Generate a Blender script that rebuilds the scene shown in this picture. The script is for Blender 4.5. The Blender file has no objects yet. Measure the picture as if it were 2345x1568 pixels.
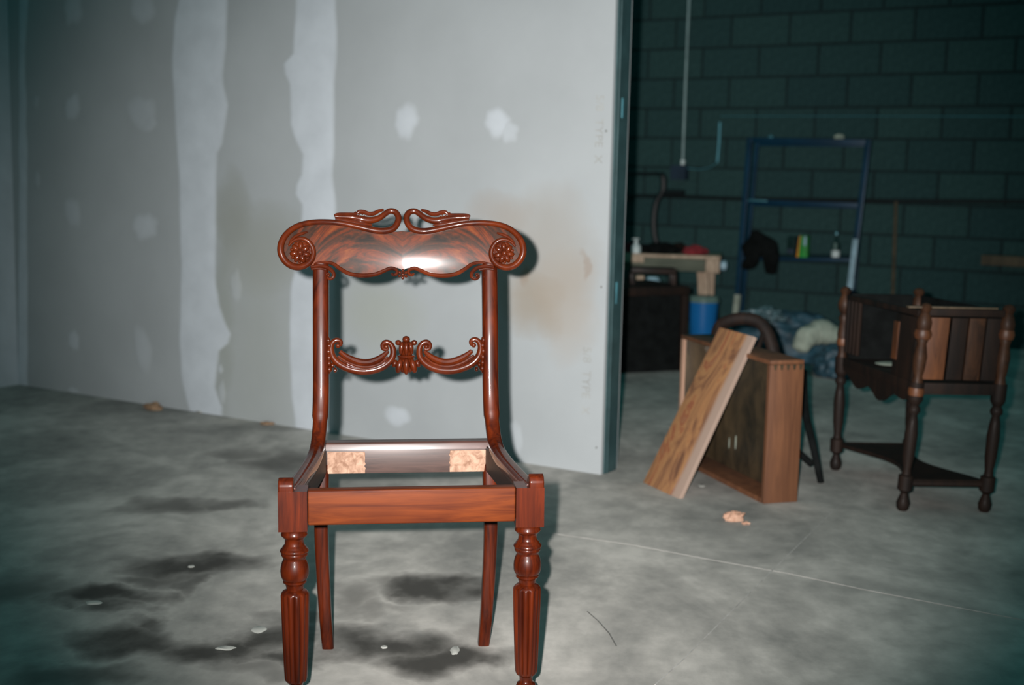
import bpy, bmesh, math, random
from math import sin, cos, pi, radians, sqrt, atan
from mathutils import Vector as V, Matrix, noise
random.seed(7)
S = bpy.context.scene
COL = S.collection
# ------------------------------------------------------------ camera
F = 2930.0
PA = atan(384 / F); RO = .022
FW = V((0, cos(PA), -sin(PA)))
_r = V((1, 0, 0)); _u = V((0, sin(PA), cos(PA)))
R = cos(RO) * _r + sin(RO) * _u
U = -sin(RO) * _r + cos(RO) * _u
C = V((0, 0, 1.0))
cd = bpy.data.cameras.new('camera'); cam = bpy.data.objects.new('camera', cd); COL.objects.link(cam)
cd.sensor_width = 36; cd.lens = 36 * F / 2345; cd.clip_start = .05
m = Matrix((R, U, -FW)).transposed().to_4x4(); m.translation = C
cam.matrix_world = m
cd.dof.use_dof = True; cd.dof.focus_distance = 2.45; cd.dof.aperture_fstop = 3.4
S.camera = cam
# ------------------------------------------------------------ world + camera flash + exposure
w = bpy.data.worlds.new('world'); S.world = w; w.use_nodes = True
bg = w.node_tree.nodes['Background']
bg.inputs[0].default_value = (.022, .110, .112, 1); bg.inputs[1].default_value = 1.0
ld = bpy.data.lights.new('camera_flash', 'SPOT'); flash = bpy.data.objects.new('camera_flash', ld); COL.objects.link(flash)
ld.energy = 1215; ld.color = (1.0, .955, .93); ld.spot_size = radians(52.5); ld.spot_blend = 1.0; ld.shadow_soft_size = .012
fm = Matrix((R, U, -FW)).transposed().to_4x4()
fm = fm @ Matrix.Rotation(radians(-1.9), 4, 'Y') @ Matrix.Rotation(radians(1.5), 4, 'X')
fm.translation = C - .062 * R + .034 * U
flash.matrix_world = fm
S.view_settings.view_transform = 'Standard'; S.view_settings.look = 'None'
S.view_settings.gamma = 1; S.view_settings.use_curve_mapping = False
S.view_settings.exposure = 0.0
# ------------------------------------------------------------ placing helpers
def ray(px, py): return FW * F + R * (px - 1172.5) - U * (py - 784)
def W(px, py, Y): d = ray(px, py); return C + d * (Y / d.y)
def Fl(px, py, z=0): d = ray(px, py); return C + d * ((z - C.z) / d.z)
def hit(px, py, P, n): d = ray(px, py); return C + d * ((P - C).dot(n) / d.dot(n))
# ------------------------------------------------------------ mesh helpers
def lin(c):
    return tuple([(x / 255 / 12.92 if x / 255 <= .04045 else ((x / 255 + .055) / 1.055) ** 2.4) for x in c]) + (1,)
def tag(o, label=None, cat=None, group=None, kind=None):
    if label: o['label'] = label
    if cat: o['category'] = cat
    if group: o['group'] = group
    if kind: o['kind'] = kind
    return o
def empty(name, loc=(0, 0, 0), rot=None):
    o = bpy.data.objects.new(name, None); COL.objects.link(o); o.location = loc; o.empty_display_size = .1
    if rot is not None: o.rotation_euler = rot
    return o
class MB:
    def __init__(s): s.v = []; s.f = []
    def add(s, v, f):
        n = len(s.v); s.v += [tuple(p) for p in v]; s.f += [tuple(i + n for i in q) for q in f]; return s
    def box(s, a, b, M=None):
        x0, y0, z0 = a; x1, y1, z1 = b
        v = [V(p) for p in ((x0, y0, z0), (x1, y0, z0), (x1, y1, z0), (x0, y1, z0), (x0, y0, z1), (x1, y0, z1), (x1, y1, z1), (x0, y1, z1))]
        if M: v = [M @ p for p in v]
        return s.add(v, [(0, 3, 2, 1), (4, 5, 6, 7), (0, 1, 5, 4), (1, 2, 6, 5), (2, 3, 7, 6), (3, 0, 4, 7)])
    def hexa(s, lo, hi):  # two matching quads
        return s.add(list(lo) + list(hi), [(0, 3, 2, 1), (4, 5, 6, 7), (0, 1, 5, 4), (1, 2, 6, 5), (2, 3, 7, 6), (3, 0, 4, 7)])
    def ell(s, c, r, rot=0, nu=16, nv=10):  # ellipsoid; rot about y
        v = []; f = []
        for j in range(nv + 1):
            t = pi * j / nv
            for i in range(nu):
                a = 2 * pi * i / nu
                p = V((r[0] * sin(t) * cos(a), r[1] * sin(t) * sin(a), r[2] * cos(t)))
                if rot: p = Matrix.Rotation(rot, 3, 'Y') @ p
                v.append(V(c) + p)
        for j in range(nv):
            for i in range(nu):
                k = (i + 1) % nu
                f.append((j * nu + i, j * nu + nu + i, j * nu + nu + k, j * nu + k))
        return s.add(v, f)
    def tube(s, pts, rad, n=12, sx=1.0, sy=1.0, ref=None, power=None, caps=True):
        """sweep; sx scales along ref-side axis, sy along the other"""
        pts = [V(p) for p in pts]
        if not hasattr(rad, '__len__'): rad = [rad] * len(pts)
        ref = V(ref) if ref else None
        v = []; f = []; side = None
        for i, p in enumerate(pts):
            t = (pts[min(i + 1, len(pts) - 1)] - pts[max(i - 1, 0)])
            if t.length < 1e-9: t = V((0, 0, 1))
            t.normalize()
            if ref is not None: a = (ref - t * ref.dot(t)).normalized()
            else:
                if side is None:
                    side = V((0, 0, 1)) if abs(t.z) < .9 else V((1, 0, 0))
                a = (side - t * side.dot(t)).normalized(); side = a
            b = t.cross(a)
            for k in range(n):
                q = 2 * pi * (k + .5) / n
                ca, sa = cos(q), sin(q)
                if power:
                    ca = math.copysign(abs(ca) ** power, ca); sa = math.copysign(abs(sa) ** power, sa)
                v.append(p + a * ca * rad[i] * sx + b * sa * rad[i] * sy)
        m = len(pts)
        for i in range(m - 1):
            for k in range(n):
                k2 = (k + 1) % n
                f.append((i * n + k, i * n + k2, i * n + n + k2, i * n + n + k))
        if caps:
            # domed caps
            e0 = pts[0] - (pts[1] - pts[0]).normalized() * rad[0] * .4; e1 = pts[-1] + (pts[-1] - pts[-2]).normalized() * rad[-1] * .4
            v += [e0, e1]; i0 = m * n
            for k in range(n):
                k2 = (k + 1) % n
                f.append((i0, k2, k)); f.append((i0 + 1, (m - 1) * n + k, (m - 1) * n + k2))
        return s.add(v, f)
    def lathe(s, prof, n=32, c=(0, 0, 0), reed=None, phase=0):
        """prof: (z, r[, depth of reeding])"""
        v = []; f = []
        for pr in prof:
            z, r = pr[0], pr[1]; d = pr[2] if len(pr) > 2 else 0
            for k in range(n):
                a = 2 * pi * k / n
                rr = r * (1 - d * (1 - abs(sin(reed * a / 2 + phase)) ** .8)) if d else r
                v.append((c[0] + rr * cos(a), c[1] + rr * sin(a), c[2] + z))
        for i in range(len(prof) - 1):
            for k in range(n):
                k2 = (k + 1) % n
                f.append((i * n + k, i * n + k2, i * n + n + k2, i * n + n + k))
        f.append(tuple(range(n - 1, -1, -1))); f.append(tuple((len(prof) - 1) * n + k for k in range(n)))
        return s.add(v, f)
    def prism(s, out, fn, d0, d1):
        """outline points -> fn(pt, depth)"""
        n = len(out)
        v = [fn(p, d0) for p in out] + [fn(p, d1) for p in out]
        f = [tuple(range(n)), tuple(range(2 * n - 1, n - 1, -1))]
        for i in range(n):
            j = (i + 1) % n; f.append((i, i + n, j + n, j))
        return s.add(v, f)
    def mirror(s, ax=0):
        n = len(s.v)
        for p in list(s.v):
            q = list(p); q[ax] = -q[ax]; s.v.append(tuple(q))
        s.f += [tuple(i + n for i in reversed(q)) for q in s.f]
        return s
    def flipx(s):
        s.v = [(-p[0], p[1], p[2]) for p in s.v]; s.f = [tuple(reversed(q)) for q in s.f]; return s
    def build(s, name, mat, parent=None, smooth=True, bevel=0, seg=2, ang=35, mesh_only=False):
        me = bpy.data.meshes.new(name); bm = bmesh.new()
        vs = [bm.verts.new(p) for p in s.v]
        for q in s.f:
            try: bm.faces.new([vs[i] for i in q])
            except ValueError: pass
        bmesh.ops.recalc_face_normals(bm, faces=bm.faces)
        if bevel:
            es = [e for e in bm.edges if len(e.link_faces) == 2 and e.calc_face_angle(0) > radians(30)]
            bmesh.ops.bevel(bm, geom=es, offset=bevel, segments=seg, affect='EDGES', profile=.6, clamp_overlap=True)
        bm.to_mesh(me); bm.free()
        if smooth:
            for p in me.polygons: p.use_smooth = True
            me.set_sharp_from_angle(angle=radians(ang))
        me.materials.append(mat)
        if mesh_only: return me
        o = bpy.data.objects.new(name, me); COL.objects.link(o)
        if parent: o.parent = parent
        return o
def cr(pts, k=6):
    """Catmull-Rom through tuples of any size"""
    out = []
    n = len(pts)
    for i in range(n - 1):
        p0, p1, p2, p3 = pts[max(i - 1, 0)], pts[i], pts[i + 1], pts[min(i + 2, n - 1)]
        for j in range(k):
            t = j / k
            out.append(tuple(.5 * ((2 * b) + (c - a) * t + (2 * a - 5 * b + 4 * c - d) * t * t + (3 * b - a - 3 * c + d) * t ** 3) for a, b, c, d in zip(p0, p1, p2, p3)))
    out.append(tuple(pts[-1]))
    return out
# ------------------------------------------------------------ materials
def nodes(name):
    m = bpy.data.materials.new(name); m.use_nodes = True
    nt = m.node_tree; b = nt.nodes['Principled BSDF']; return m, nt, b
def nd(nt, t, **k):
    n = nt.nodes.new(t)
    for a, v in k.items():
        if a == 'inp':
            for i, x in v.items(): n.inputs[i].default_value = x
        else: setattr(n, a, v)
    return n
def mth(nt, op, a, b=None, c=None, clamp=False):
    n = nt.nodes.new('ShaderNodeMath'); n.operation = op; n.use_clamp = clamp
    for i, x in enumerate((a, b, c)):
        if x is None: continue
        if isinstance(x, (int, float)): n.inputs[i].default_value = x
        else: nt.links.new(x, n.inputs[i])
    return n.outputs[0]
def mixc(nt, fac, a, b, mode='MIX'):
    n = nt.nodes.new('ShaderNodeMix'); n.data_type = 'RGBA'; n.blend_type = mode
    for i, x in ((0, fac), (6, a), (7, b)):
        if isinstance(x, (tuple, float, int)): n.inputs[i].default_value = x
        else: nt.links.new(x, n.inputs[i])
    return n.outputs[2]
def coords(nt, kind='Object', scale=(1, 1, 1), rot=(0, 0, 0)):
    tc = nd(nt, 'ShaderNodeTexCoord'); mp = nd(nt, 'ShaderNodeMapping')
    mp.inputs['Scale'].default_value = scale; mp.inputs['Rotation'].default_value = rot
    nt.links.new(tc.outputs[kind], mp.inputs[0]); return mp.outputs[0]
def noi(nt, vec, scale, det=4, rough=.55, dist=0):
    n = nd(nt, 'ShaderNodeTexNoise'); n.inputs['Scale'].default_value = scale; n.inputs['Detail'].default_value = det
    n.inputs['Roughness'].default_value = rough; n.inputs['Distortion'].default_value = dist
    nt.links.new(vec, n.inputs['Vector']); return n.outputs[0]
def ramp(nt, x, stops):
    n = nd(nt, 'ShaderNodeValToRGB'); e = n.color_ramp.elements
    while len(e) < len(stops): e.new(.5)
    for i, (p, c) in enumerate(stops): e[i].position = p; e[i].color = c if len(c) == 4 else tuple(c) + (1,)
    nt.links.new(x, n.inputs[0]); return n.outputs[0]
def bump(nt, b, h, st=.2, dist=.002):
    n = nd(nt, 'ShaderNodeBump'); n.inputs['Strength'].default_value = st; n.inputs['Distance'].default_value = dist
    nt.links.new(h, n.inputs['Height']); nt.links.new(n.outputs[0], b.inputs['Normal'])
def plain(name, c, rough=.6, metal=0, var=.25, scale=9, spec=.5, coat=0, bmp=0):
    m, nt, b = nodes(name)
    n = noi(nt, coords(nt), scale, 5)
    d = tuple(x * (1 - var) for x in c[:3]) + (1,); l = tuple(min(1, x * (1 + var)) for x in c[:3]) + (1,)
    nt.links.new(ramp(nt, n, [(.3, d), (.7, l)]), b.inputs['Base Color'])
    b.inputs['Roughness'].default_value = rough; b.inputs['Metallic'].default_value = metal
    b.inputs['Specular IOR Level'].default_value = spec; b.inputs['Coat Weight'].default_value = coat
    if bmp: bump(nt, b, noi(nt, coords(nt), scale * 8, 3), bmp, .003)
    return m
def wood(name, dark, light, grain=(30, 30, 3), rough=.5, coat=0, coatr=.1, spec=.5, contrast=(.35, .65), bmp=.05):
    m, nt, b = nodes(name)
    v = coords(nt, 'Object', grain)
    n = noi(nt, v, 1.6, 6, .6, .8)
    n2 = noi(nt, coords(nt), 5, 3)
    x = mth(nt, 'ADD', mth(nt, 'MULTIPLY', n, .75), mth(nt, 'MULTIPLY', n2, .25))
    nt.links.new(ramp(nt, x, [(contrast[0], dark), (contrast[1], light)]), b.inputs['Base Color'])
    b.inputs['Roughness'].default_value = rough; b.inputs['Coat Weight'].default_value = coat; b.inputs['Coat Roughness'].default_value = coatr
    b.inputs['Specular IOR Level'].default_value = spec
    if bmp: bump(nt, b, n, bmp, .001)
    return m
M = {}
MD, ML = (.015, .0018, .0005, 1), (.066, .0088, .0012, 1)
M['mah_v'] = wood('mahogany_upright_grain', MD, ML, (40, 40, 3), .4, .5, .06, spec=.1, bmp=.02)
M['mah_h'] = wood('mahogany_level_grain', (.036, .0056, .0012, 1), (.088, .0180, .0028, 1), (3, 34, 45), .5, .12, .12, spec=.1, contrast=(.38, .62), bmp=.03)
M['mah_c'] = wood('carved_mahogany', (.020, .0026, .0007, 1), (.070, .0105, .0014, 1), (12, 12, 12), .35, .8, .06, spec=.1, bmp=.02)
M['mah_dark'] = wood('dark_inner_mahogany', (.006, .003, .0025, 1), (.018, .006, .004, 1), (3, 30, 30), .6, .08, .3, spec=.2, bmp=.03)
M['rear_face'] = wood('stained_rail_face', (.024, .014, .012, 1), (.055, .030, .024, 1), (5, 30, 60), .5, .2, .3, spec=.3)
M['ledge'] = wood('polished_ledge', (.03, .014, .011, 1), (.07, .032, .026, 1), (5, 30, 60), .45, .45, .25)
M['raw'] = wood('raw_glue_block_wood', (.13, .06, .03, 1), (.27, .165, .11, 1), (45, 30, 40), .7, 0, contrast=(.4, .6), bmp=.3)
M['peg'] = plain('ochre_wood_plug', (.32, .14, .03, 1), .4)
# flame-figured crest veneer
m, nt, b = nodes('flame_mahogany_veneer'); M['flame'] = m
tc = nd(nt, 'ShaderNodeTexCoord'); sp = nd(nt, 'ShaderNodeSeparateXYZ'); nt.links.new(tc.outputs['Object'], sp.inputs[0])
ax = mth(nt, 'ABSOLUTE', sp.outputs[0])
cb = nd(nt, 'ShaderNodeCombineXYZ')
zz = mth(nt, 'ADD', sp.outputs[2], mth(nt, 'MULTIPLY', mth(nt, 'POWER', mth(nt, 'SUBTRACT', ax, .07), 2), 5.0))
nt.links.new(mth(nt, 'MULTIPLY', ax, 7), cb.inputs[0]); nt.links.new(mth(nt, 'MULTIPLY', zz, 26), cb.inputs[2])
n1 = noi(nt, cb.outputs[0], 1.1, 5, .55, 1.4)
n2 = noi(nt, tc.outputs['Object'], 160, 3)
x = mth(nt, 'ADD', mth(nt, 'MULTIPLY', n1, .88), mth(nt, 'MULTIPLY', n2, .12))
nt.links.new(ramp(nt, x, [(.36, (.007, .004, .0025)), (.46, (.024, .008, .0035)), (.55, (.062, .011, .0025)), (.68, (.100, .025, .005))]), b.inputs['Base Color'])
b.inputs['Roughness'].default_value = .5; b.inputs['Specular IOR Level'].default_value = .12; b.inputs['Coat Weight'].default_value = .13; b.inputs['Coat Roughness'].default_value = .19
# drywall; attribute 'cmp' = how much joint compound lies on the paper
def ellmask(nt, vec2, c, r, rot=0, soft=.5):
    """soft ellipse around c on a separated xyz (a,b)"""
    dx = mth(nt, 'SUBTRACT', vec2[0], c[0]); dy = mth(nt, 'SUBTRACT', vec2[1], c[1])
    if rot:
        ca, sa = cos(rot), sin(rot)
        dx, dy = (mth(nt, 'ADD', mth(nt, 'MULTIPLY', dx, ca), mth(nt, 'MULTIPLY', dy, sa)), mth(nt, 'SUBTRACT', mth(nt, 'MULTIPLY', dy, ca), mth(nt, 'MULTIPLY', dx, sa)))
    q = mth(nt, 'ADD', mth(nt, 'POWER', mth(nt, 'DIVIDE', dx, r[0]), 2), mth(nt, 'POWER', mth(nt, 'DIVIDE', dy, r[1]), 2))
    return mth(nt, 'DIVIDE', mth(nt, 'SUBTRACT', 1.0 + soft, q), 2 * soft, None, True)
PAPER = (.325, .35, .362); CMP = (.47, .51, .55)
# ------------------------------------------------------------ wall frames
WA = Fl(42, 880); WB = Fl(1377, 1087)
D = (WB - WA).normalized(); NB = V((-D.y, D.x, 0))   # NB points away from the camera
def frame(o, D_):
    n = V((-D_.y, D_.x, 0)); mm = Matrix((D_, n, V((0, 0, 1)))).transposed().to_4x4(); mm.translation = o; return mm
MWL = frame(WB, D); MWLi = MWL.inverted()     # local: x along the wall (0 at its free end, negative to the left), y into the wall
def WL(px, py): p = MWLi @ hit(px, py, WB, NB); return (p.x, p.z)
m, nt, b = nodes('drywall_paper'); M['drywall'] = m
tc = nd(nt, 'ShaderNodeTexCoord'); sp = nd(nt, 'ShaderNodeSeparateXYZ'); nt.links.new(tc.outputs['Object'], sp.inputs[0])
warp = noi(nt, tc.outputs['Object'], 6, 4)
wx = mth(nt, 'ADD', sp.outputs[0], mth(nt, 'MULTIPLY', mth(nt, 'SUBTRACT', warp, .5), .16)); wz = mth(nt, 'ADD', sp.outputs[2], mth(nt, 'MULTIPLY', mth(nt, 'SUBTRACT', noi(nt, tc.outputs['Object'], 4.3, 4), .5), .2))
base = ramp(nt, noi(nt, tc.outputs['Object'], 2.2, 5), [(.3, tuple(x * .93 for x in PAPER)), (.7, tuple(x * 1.06 for x in PAPER))])
def wellip(cx, cy, hx, hy, soft=.7):
    a = WL(cx, cy); a2 = WL(cx + hx, cy); a3 = WL(cx, cy + hy)
    return ellmask(nt, (wx, wz), a, (abs(a2[0] - a[0]), abs(a3[1] - a[1])), 0, soft)
for (e, colr, f_) in (((1240, 590, 110, 140, .9), (.27, .225, .175, 1), .42), ((1215, 700, 60, 60, .9), (.24, .19, .13, 1), .5), ((1300, 700, 60, 110, .9), (.30, .24, .18, 1), .35),
                      ((1337, 615, 9, 38, .6), (.22, .16, .12, 1), .4), ((1205, 640, 12, 22, .8), (.22, .15, .10, 1), .4), ((1140, 480, 60, 40, .9), (.28, .22, .17, 1), .35),
                      ((600, 570, 90, 90, .9), (.24, .25, .22, 1), .55), ((510, 740, 20, 190, .9), (.24, .26, .23, 1), .5), ((590, 800, 80, 200, .9), (.28, .30, .27, 1), .4),
                      ((530, 480, 40, 80, .9), (.22, .23, .2, 1), .5), ((870, 720, 80, 80, .9), (.30, .32, .26, 1), .4)):
    base = mixc(nt, mth(nt, 'MULTIPLY', wellip(*e), f_), base, colr)
at = nd(nt, 'ShaderNodeAttribute', attribute_name='cmp')
cmpc = ramp(nt, noi(nt, tc.outputs['Object'], 9, 5), [(.3, tuple(x * .92 for x in CMP)), (.7, tuple(x * 1.05 for x in CMP))])
nt.links.new(mixc(nt, at.outputs['Fac'], base, cmpc), b.inputs['Base Color'])
b.inputs['Roughness'].default_value = .85; b.inputs['Specular IOR Level'].default_value = .25
bump(nt, b, noi(nt, tc.outputs['Object'], 120, 3), .08, .001)
# concrete floor
m, nt, b = nodes('stained_concrete'); M['floor'] = m
tc = nd(nt, 'ShaderNodeTexCoord'); sp = nd(nt, 'ShaderNodeSeparateXYZ'); nt.links.new(tc.outputs['Object'], sp.inputs[0])
st = nd(nt, 'ShaderNodeMapping'); st.inputs['Scale'].default_value = (1, .75, 1); nt.links.new(tc.outputs['Object'], st.inputs[0])
wn = nd(nt, 'ShaderNodeTexNoise'); wn.inputs['Scale'].default_value = 6; wn.inputs['Detail'].default_value = 6; nt.links.new(st.outputs[0], wn.inputs['Vector'])
wsp = nd(nt, 'ShaderNodeSeparateColor'); nt.links.new(wn.outputs['Color'], wsp.inputs[0])
wx = mth(nt, 'ADD', sp.outputs[0], mth(nt, 'MULTIPLY', mth(nt, 'SUBTRACT', wsp.outputs[0], .5), .32))
wy = mth(nt, 'ADD', sp.outputs[1], mth(nt, 'MULTIPLY', mth(nt, 'SUBTRACT', wsp.outputs[1], .5), .32))
nA = noi(nt, st.outputs[0], 2.3, 7, .6, .6)
nB = noi(nt, st.outputs[0], 14, 5, .6)
x = mth(nt, 'ADD', mth(nt, 'MULTIPLY', nA, .7), mth(nt, 'MULTIPLY', nB, .3))
base = ramp(nt, x, [(.36, (.22, .215, .20)), (.5, (.37, .352, .325)), (.62, (.54, .51, .47))])
dark = 0.0
for (cx, cy, hx, hy, f_) in ((440, 1290, 115, 20, .9), (360, 1322, 90, 12, .6), (235, 1366, 105, 19, 1), (275, 1395, 45, 12, .7), (380, 1156, 80, 13, .6), (500, 1152, 70, 10, .6),
                         (420, 1340, 22, 20, .6), (310, 1472, 110, 22, .8), (500, 1492, 130, 22, .9), (610, 1462, 70, 26, .8), (790, 1375, 55, 30, .5), (890, 1462, 130, 24, .85),
                         (1010, 1500, 110, 26, .95), (1000, 1352, 100, 20, .95), (900, 1335, 60, 12, .45), (650, 1060, 70, 16, .6), (560, 1038, 70, 9, .45), (150, 1548, 120, 22, .6), (600, 1530, 90, 14, .4), (860, 1395, 40, 14, .4), (700, 1500, 60, 16, .8), (1060, 1515, 60, 14, .8), (330, 1440, 60, 12, .7), (480, 1275, 60, 9, .8), (660, 1420, 50, 14, .5), (20, 1350, 90, 30, .5), (1110, 1440, 50, 12, .3)):
    a = Fl(cx, cy); a2 = Fl(cx + hx, cy); a3 = Fl(cx, cy - hy)
    mk = mth(nt, 'MULTIPLY', ellmask(nt, (wx, wy), (a.x, a.y), (abs(a2.x - a.x) * 1.15, abs(a3.y - a.y) * 1.25), 0, .9), f_)
    dark = mth(nt, 'MAXIMUM', mk, dark)
sm_ = mth(nt, 'SMOOTH_MIN', mth(nt, 'MULTIPLY', dark, mth(nt, 'ADD', .55, mth(nt, 'MULTIPLY', nB, 1.1))), .95, .2)
base = mixc(nt, sm_, base, (.028, .026, .022, 1))
nt.links.new(base, b.inputs['Base Color'])
b.inputs['Roughness'].default_value = .7; b.inputs['Specular IOR Level'].default_value = .35
bump(nt, b, nB, .12, .004)
M['splat'] = plain('dried_plaster', (.38, .38, .35, 1), .8)
M['joint'] = plain('dusty_saw_cut', (.36, .35, .33, 1), .9, scale=30)
M['crack'] = plain('hairline_crack', (.12, .12, .11, 1), .9)
# concrete block; flash falloff and teal shadow put into its base colour
m, nt, b = nodes('falloff_tinted_block'); M['block'] = m
oi = nd(nt, 'ShaderNodeObjectInfo')
n = noi(nt, coords(nt), 40, 5, .7)
c1 = ramp(nt, n, [(.3, (.017, .044, .045)), (.7, (.035, .078, .078))])
c2 = mixc(nt, 1.0, c1, ramp(nt, oi.outputs['Random'], [(0, (.86, .88, .90)), (1, (1.12, 1.1, 1.06))]), 'MULTIPLY')
nt.links.new(c2, b.inputs['Base Color']); b.inputs['Roughness'].default_value = .9; b.inputs['Specular IOR Level'].default_value = .2
bump(nt, b, n, .5, .004)
M['mortar'] = plain('recessed_mortar', (.009, .024, .026, 1), .95, scale=30)
M['steel'] = plain('green_primed_steel', (.035, .075, .080, 1), .42, .25, .2, 12)
M['steel_and_glint'] = plain('pale_steel_and_glint', (.10, .30, .36, 1), .35, .5)  # pale steel; also paints the highlights on stud and rack bar
M['darkwood'] = wood('dark_old_oak', (.004, .0025, .002, 1), (.018, .008, .0045, 1), (14, 14, 3), .7, .05, .3, spec=.25)
M['midwood'] = wood('worn_brown_oak', (.008, .004, .003, 1), (.06, .024, .010, 1), (14, 14, 5), .6, .05, .3, spec=.25)
M['orangewood'] = wood('rubbed_orange_oak', (.05, .016, .006, 1), (.15, .052, .018, 1), (25, 25, 4), .5)
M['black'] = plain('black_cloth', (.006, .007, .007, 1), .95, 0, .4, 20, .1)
M['blackpipe'] = plain('black_pipe', (.005, .007, .008, 1), .5)
M['conduit'] = plain('galvanised_conduit', (.32, .42, .42, 1), .45, .4)
M['boxsteel'] = plain('dark_switch_box', (.02, .035, .06, 1), .5, .3)
M['bluesteel'] = plain('blue_painted_steel', (.004, .034, .070, 1), .35, .2, .25, 6)
M['paleblue'] = plain('pale_blue_steel', (.28, .42, .50, 1), .5)
M['white'] = plain('white_plastic', (.55, .62, .62, 1), .4, var=.08)
M['red'] = plain('red_cloth', (.22, .018, .025, 1), .9)
M['bluebucket'] = plain('blue_plastic', (.010, .13, .36, 1), .28, 0, .1, 5, .6)
M['rim'] = plain('grey_green_lid', (.12, .19, .17, 1), .35)
M['palewood'] = wood('pale_sawn_timber', (.26, .18, .12, 1), (.50, .37, .27, 1), (20, 20, 4), .7)
M['greenwood'] = wood('grimy_bench_board', (.06, .07, .05, 1), (.12, .13, .095, 1), (4, 20, 20), .8)
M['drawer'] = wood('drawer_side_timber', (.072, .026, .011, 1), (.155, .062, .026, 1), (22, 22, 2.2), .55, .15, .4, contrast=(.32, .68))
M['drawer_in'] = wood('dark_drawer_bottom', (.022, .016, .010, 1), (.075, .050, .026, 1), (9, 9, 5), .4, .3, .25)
M['drawer_edge'] = wood('pale_drawer_edge', (.26, .15, .10, 1), (.42, .27, .19, 1), (30, 30, 3), .6)
M['stick'] = wood('brown_stick', (.05, .035, .02, 1), (.12, .08, .045, 1), (20, 20, 3), .7)
M['green'] = plain('green_card', (.02, .25, .035, 1), .45)
M['orange'] = plain('orange_card', (.62, .24, .02, 1), .45)
M['yellow'] = plain('yellow_card', (.6, .5, .05, 1), .45)
M['bottle'] = plain('dark_bottle', (.012, .03, .028, 1), .15)
M['tarp'] = plain('blue_crumpled_plastic', (.022, .062, .088, 1), .6, 0, .55, 12)
M['rag'] = plain('pale_grey_cloth', (.30, .34, .28, 1), .9, 0, .25, 18)
M['debris'] = wood('torn_wood_scrap', (.26, .12, .07, 1), (.50, .32, .23, 1), (60, 60, 60), .8)
M['tan'] = wood('brown_scrap', (.08, .05, .03, 1), (.30, .19, .11, 1), (60, 60, 60), .8)
M['ink'] = plain('faded_stamp_ink', (.285, .295, .285, 1), .9)
# plank with figured heartwood and a pale sapwood strip
m, nt, b = nodes('figured_plank'); M['plank'] = m
tc = nd(nt, 'ShaderNodeTexCoord'); sp = nd(nt, 'ShaderNodeSeparateXYZ'); nt.links.new(tc.outputs['Object'], sp.inputs[0])
mp = nd(nt, 'ShaderNodeMapping'); mp.inputs['Scale'].default_value = (8, 8, 3.0); nt.links.new(tc.outputs['Object'], mp.inputs[0])
n = noi(nt, mp.outputs[0], 1.0, 6, .6, 2.6)
c1 = ramp(nt, n, [(.33, (.09, .038, .022)), (.44, (.23, .105, .048)), (.54, (.33, .165, .068)), (.61, (.24, .075, .034)), (.72, (.28, .17, .085))])
sw = mth(nt, 'ADD', sp.outputs[0], mth(nt, 'MULTIPLY', mth(nt, 'SUBTRACT', noi(nt, mp.outputs[0], .6, 3), .5), .03))
sap = mth(nt, 'DIVIDE', mth(nt, 'SUBTRACT', sw, .054), .02, None, True)
nt.links.new(mixc(nt, sap, c1, (.30, .215, .17, 1)), b.inputs['Base Color']); b.inputs['Roughness'].default_value = .65

# ------------------------------------------------------------ SETTING
def structure(o): o['kind'] = 'structure'; return o
def subdiv_grid(x0, x1, y0, y1, z): return [(x0, y0, z), (x1, y0, z), (x1, y1, z), (x0, y1, z)]
floor = MB().box((-7, -3, -.12), (8, 13, 0)).build('floor', M['floor'], smooth=False); structure(floor)
def strip(pts, w, name, mat, h=.0012, lift=0.0004):
    mb = MB(); p = [V(q) for q in pts]
    L = []
    for i, q in enumerate(p):
        t = (p[min(i + 1, len(p) - 1)] - p[max(i - 1, 0)]).normalized(); s = V((-t.y, t.x, 0)) * w / 2
        L.append((q - s, q + s))
    for i in range(len(L) - 1):
        a, b2 = L[i]; c, d = L[i + 1]; up = V((0, 0, h))
        mb.hexa([a + V((0, 0, lift)), c + V((0, 0, lift)), d + V((0, 0, lift)), b2 + V((0, 0, lift))], [a + up, c + up, d + up, b2 + up])
    return mb.build(name, mat, floor, smooth=False)
strip([Fl(2040, 1055), Fl(1900, 1178), Fl(1775, 1300), Fl(1560, 1515), Fl(1500, 1568)], .0028, 'control_joint', M['joint'])
strip([Fl(1270, 1222), Fl(1440, 1246), Fl(1620, 1280), Fl(1800, 1312), Fl(1990, 1352), Fl(2345, 1420)], .003, 'control_joint', M['joint'])
strip([Fl(1345, 1400), Fl(1370, 1422), Fl(1395, 1450), Fl(1412, 1480)], .003, 'floor_crack', M['crack'], .0008)
def splat(cx, cy, hx, hy):
    a = Fl(cx, cy); a2 = Fl(cx + hx, cy); a3 = Fl(cx, cy - hy); rx = abs(a2.x - a.x); ry = abs(a3.y - a.y)
    mb = MB(); n = 18; rim = []; top = []
    for k in range(n):
        t = 2 * pi * k / n; q = 1 + .3 * noise.noise((cos(t) * 1.3 + cx, sin(t) * 1.3, 0))
        rim.append((a.x + rx * cos(t) * q, a.y + ry * sin(t) * q, .0002)); top.append((a.x + rx * .8 * cos(t) * q, a.y + ry * .8 * sin(t) * q, .0022))
    mb.add(rim + top, [tuple(n + k for k in range(n))] + [(k, (k + 1) % n, n + (k + 1) % n, n + k) for k in range(n)])
    mb.build('plaster_splash', M['splat'], floor)
for s_ in ((215, 1380, 20, 4.5), (592, 1441, 17, 8), (517, 1484, 22, 5), (1042, 1489, 11, 10), (438, 1297, 8, 2.5), (880, 1482, 8, 3), (1607, 1112, 8, 3)): splat(*s_)

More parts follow.
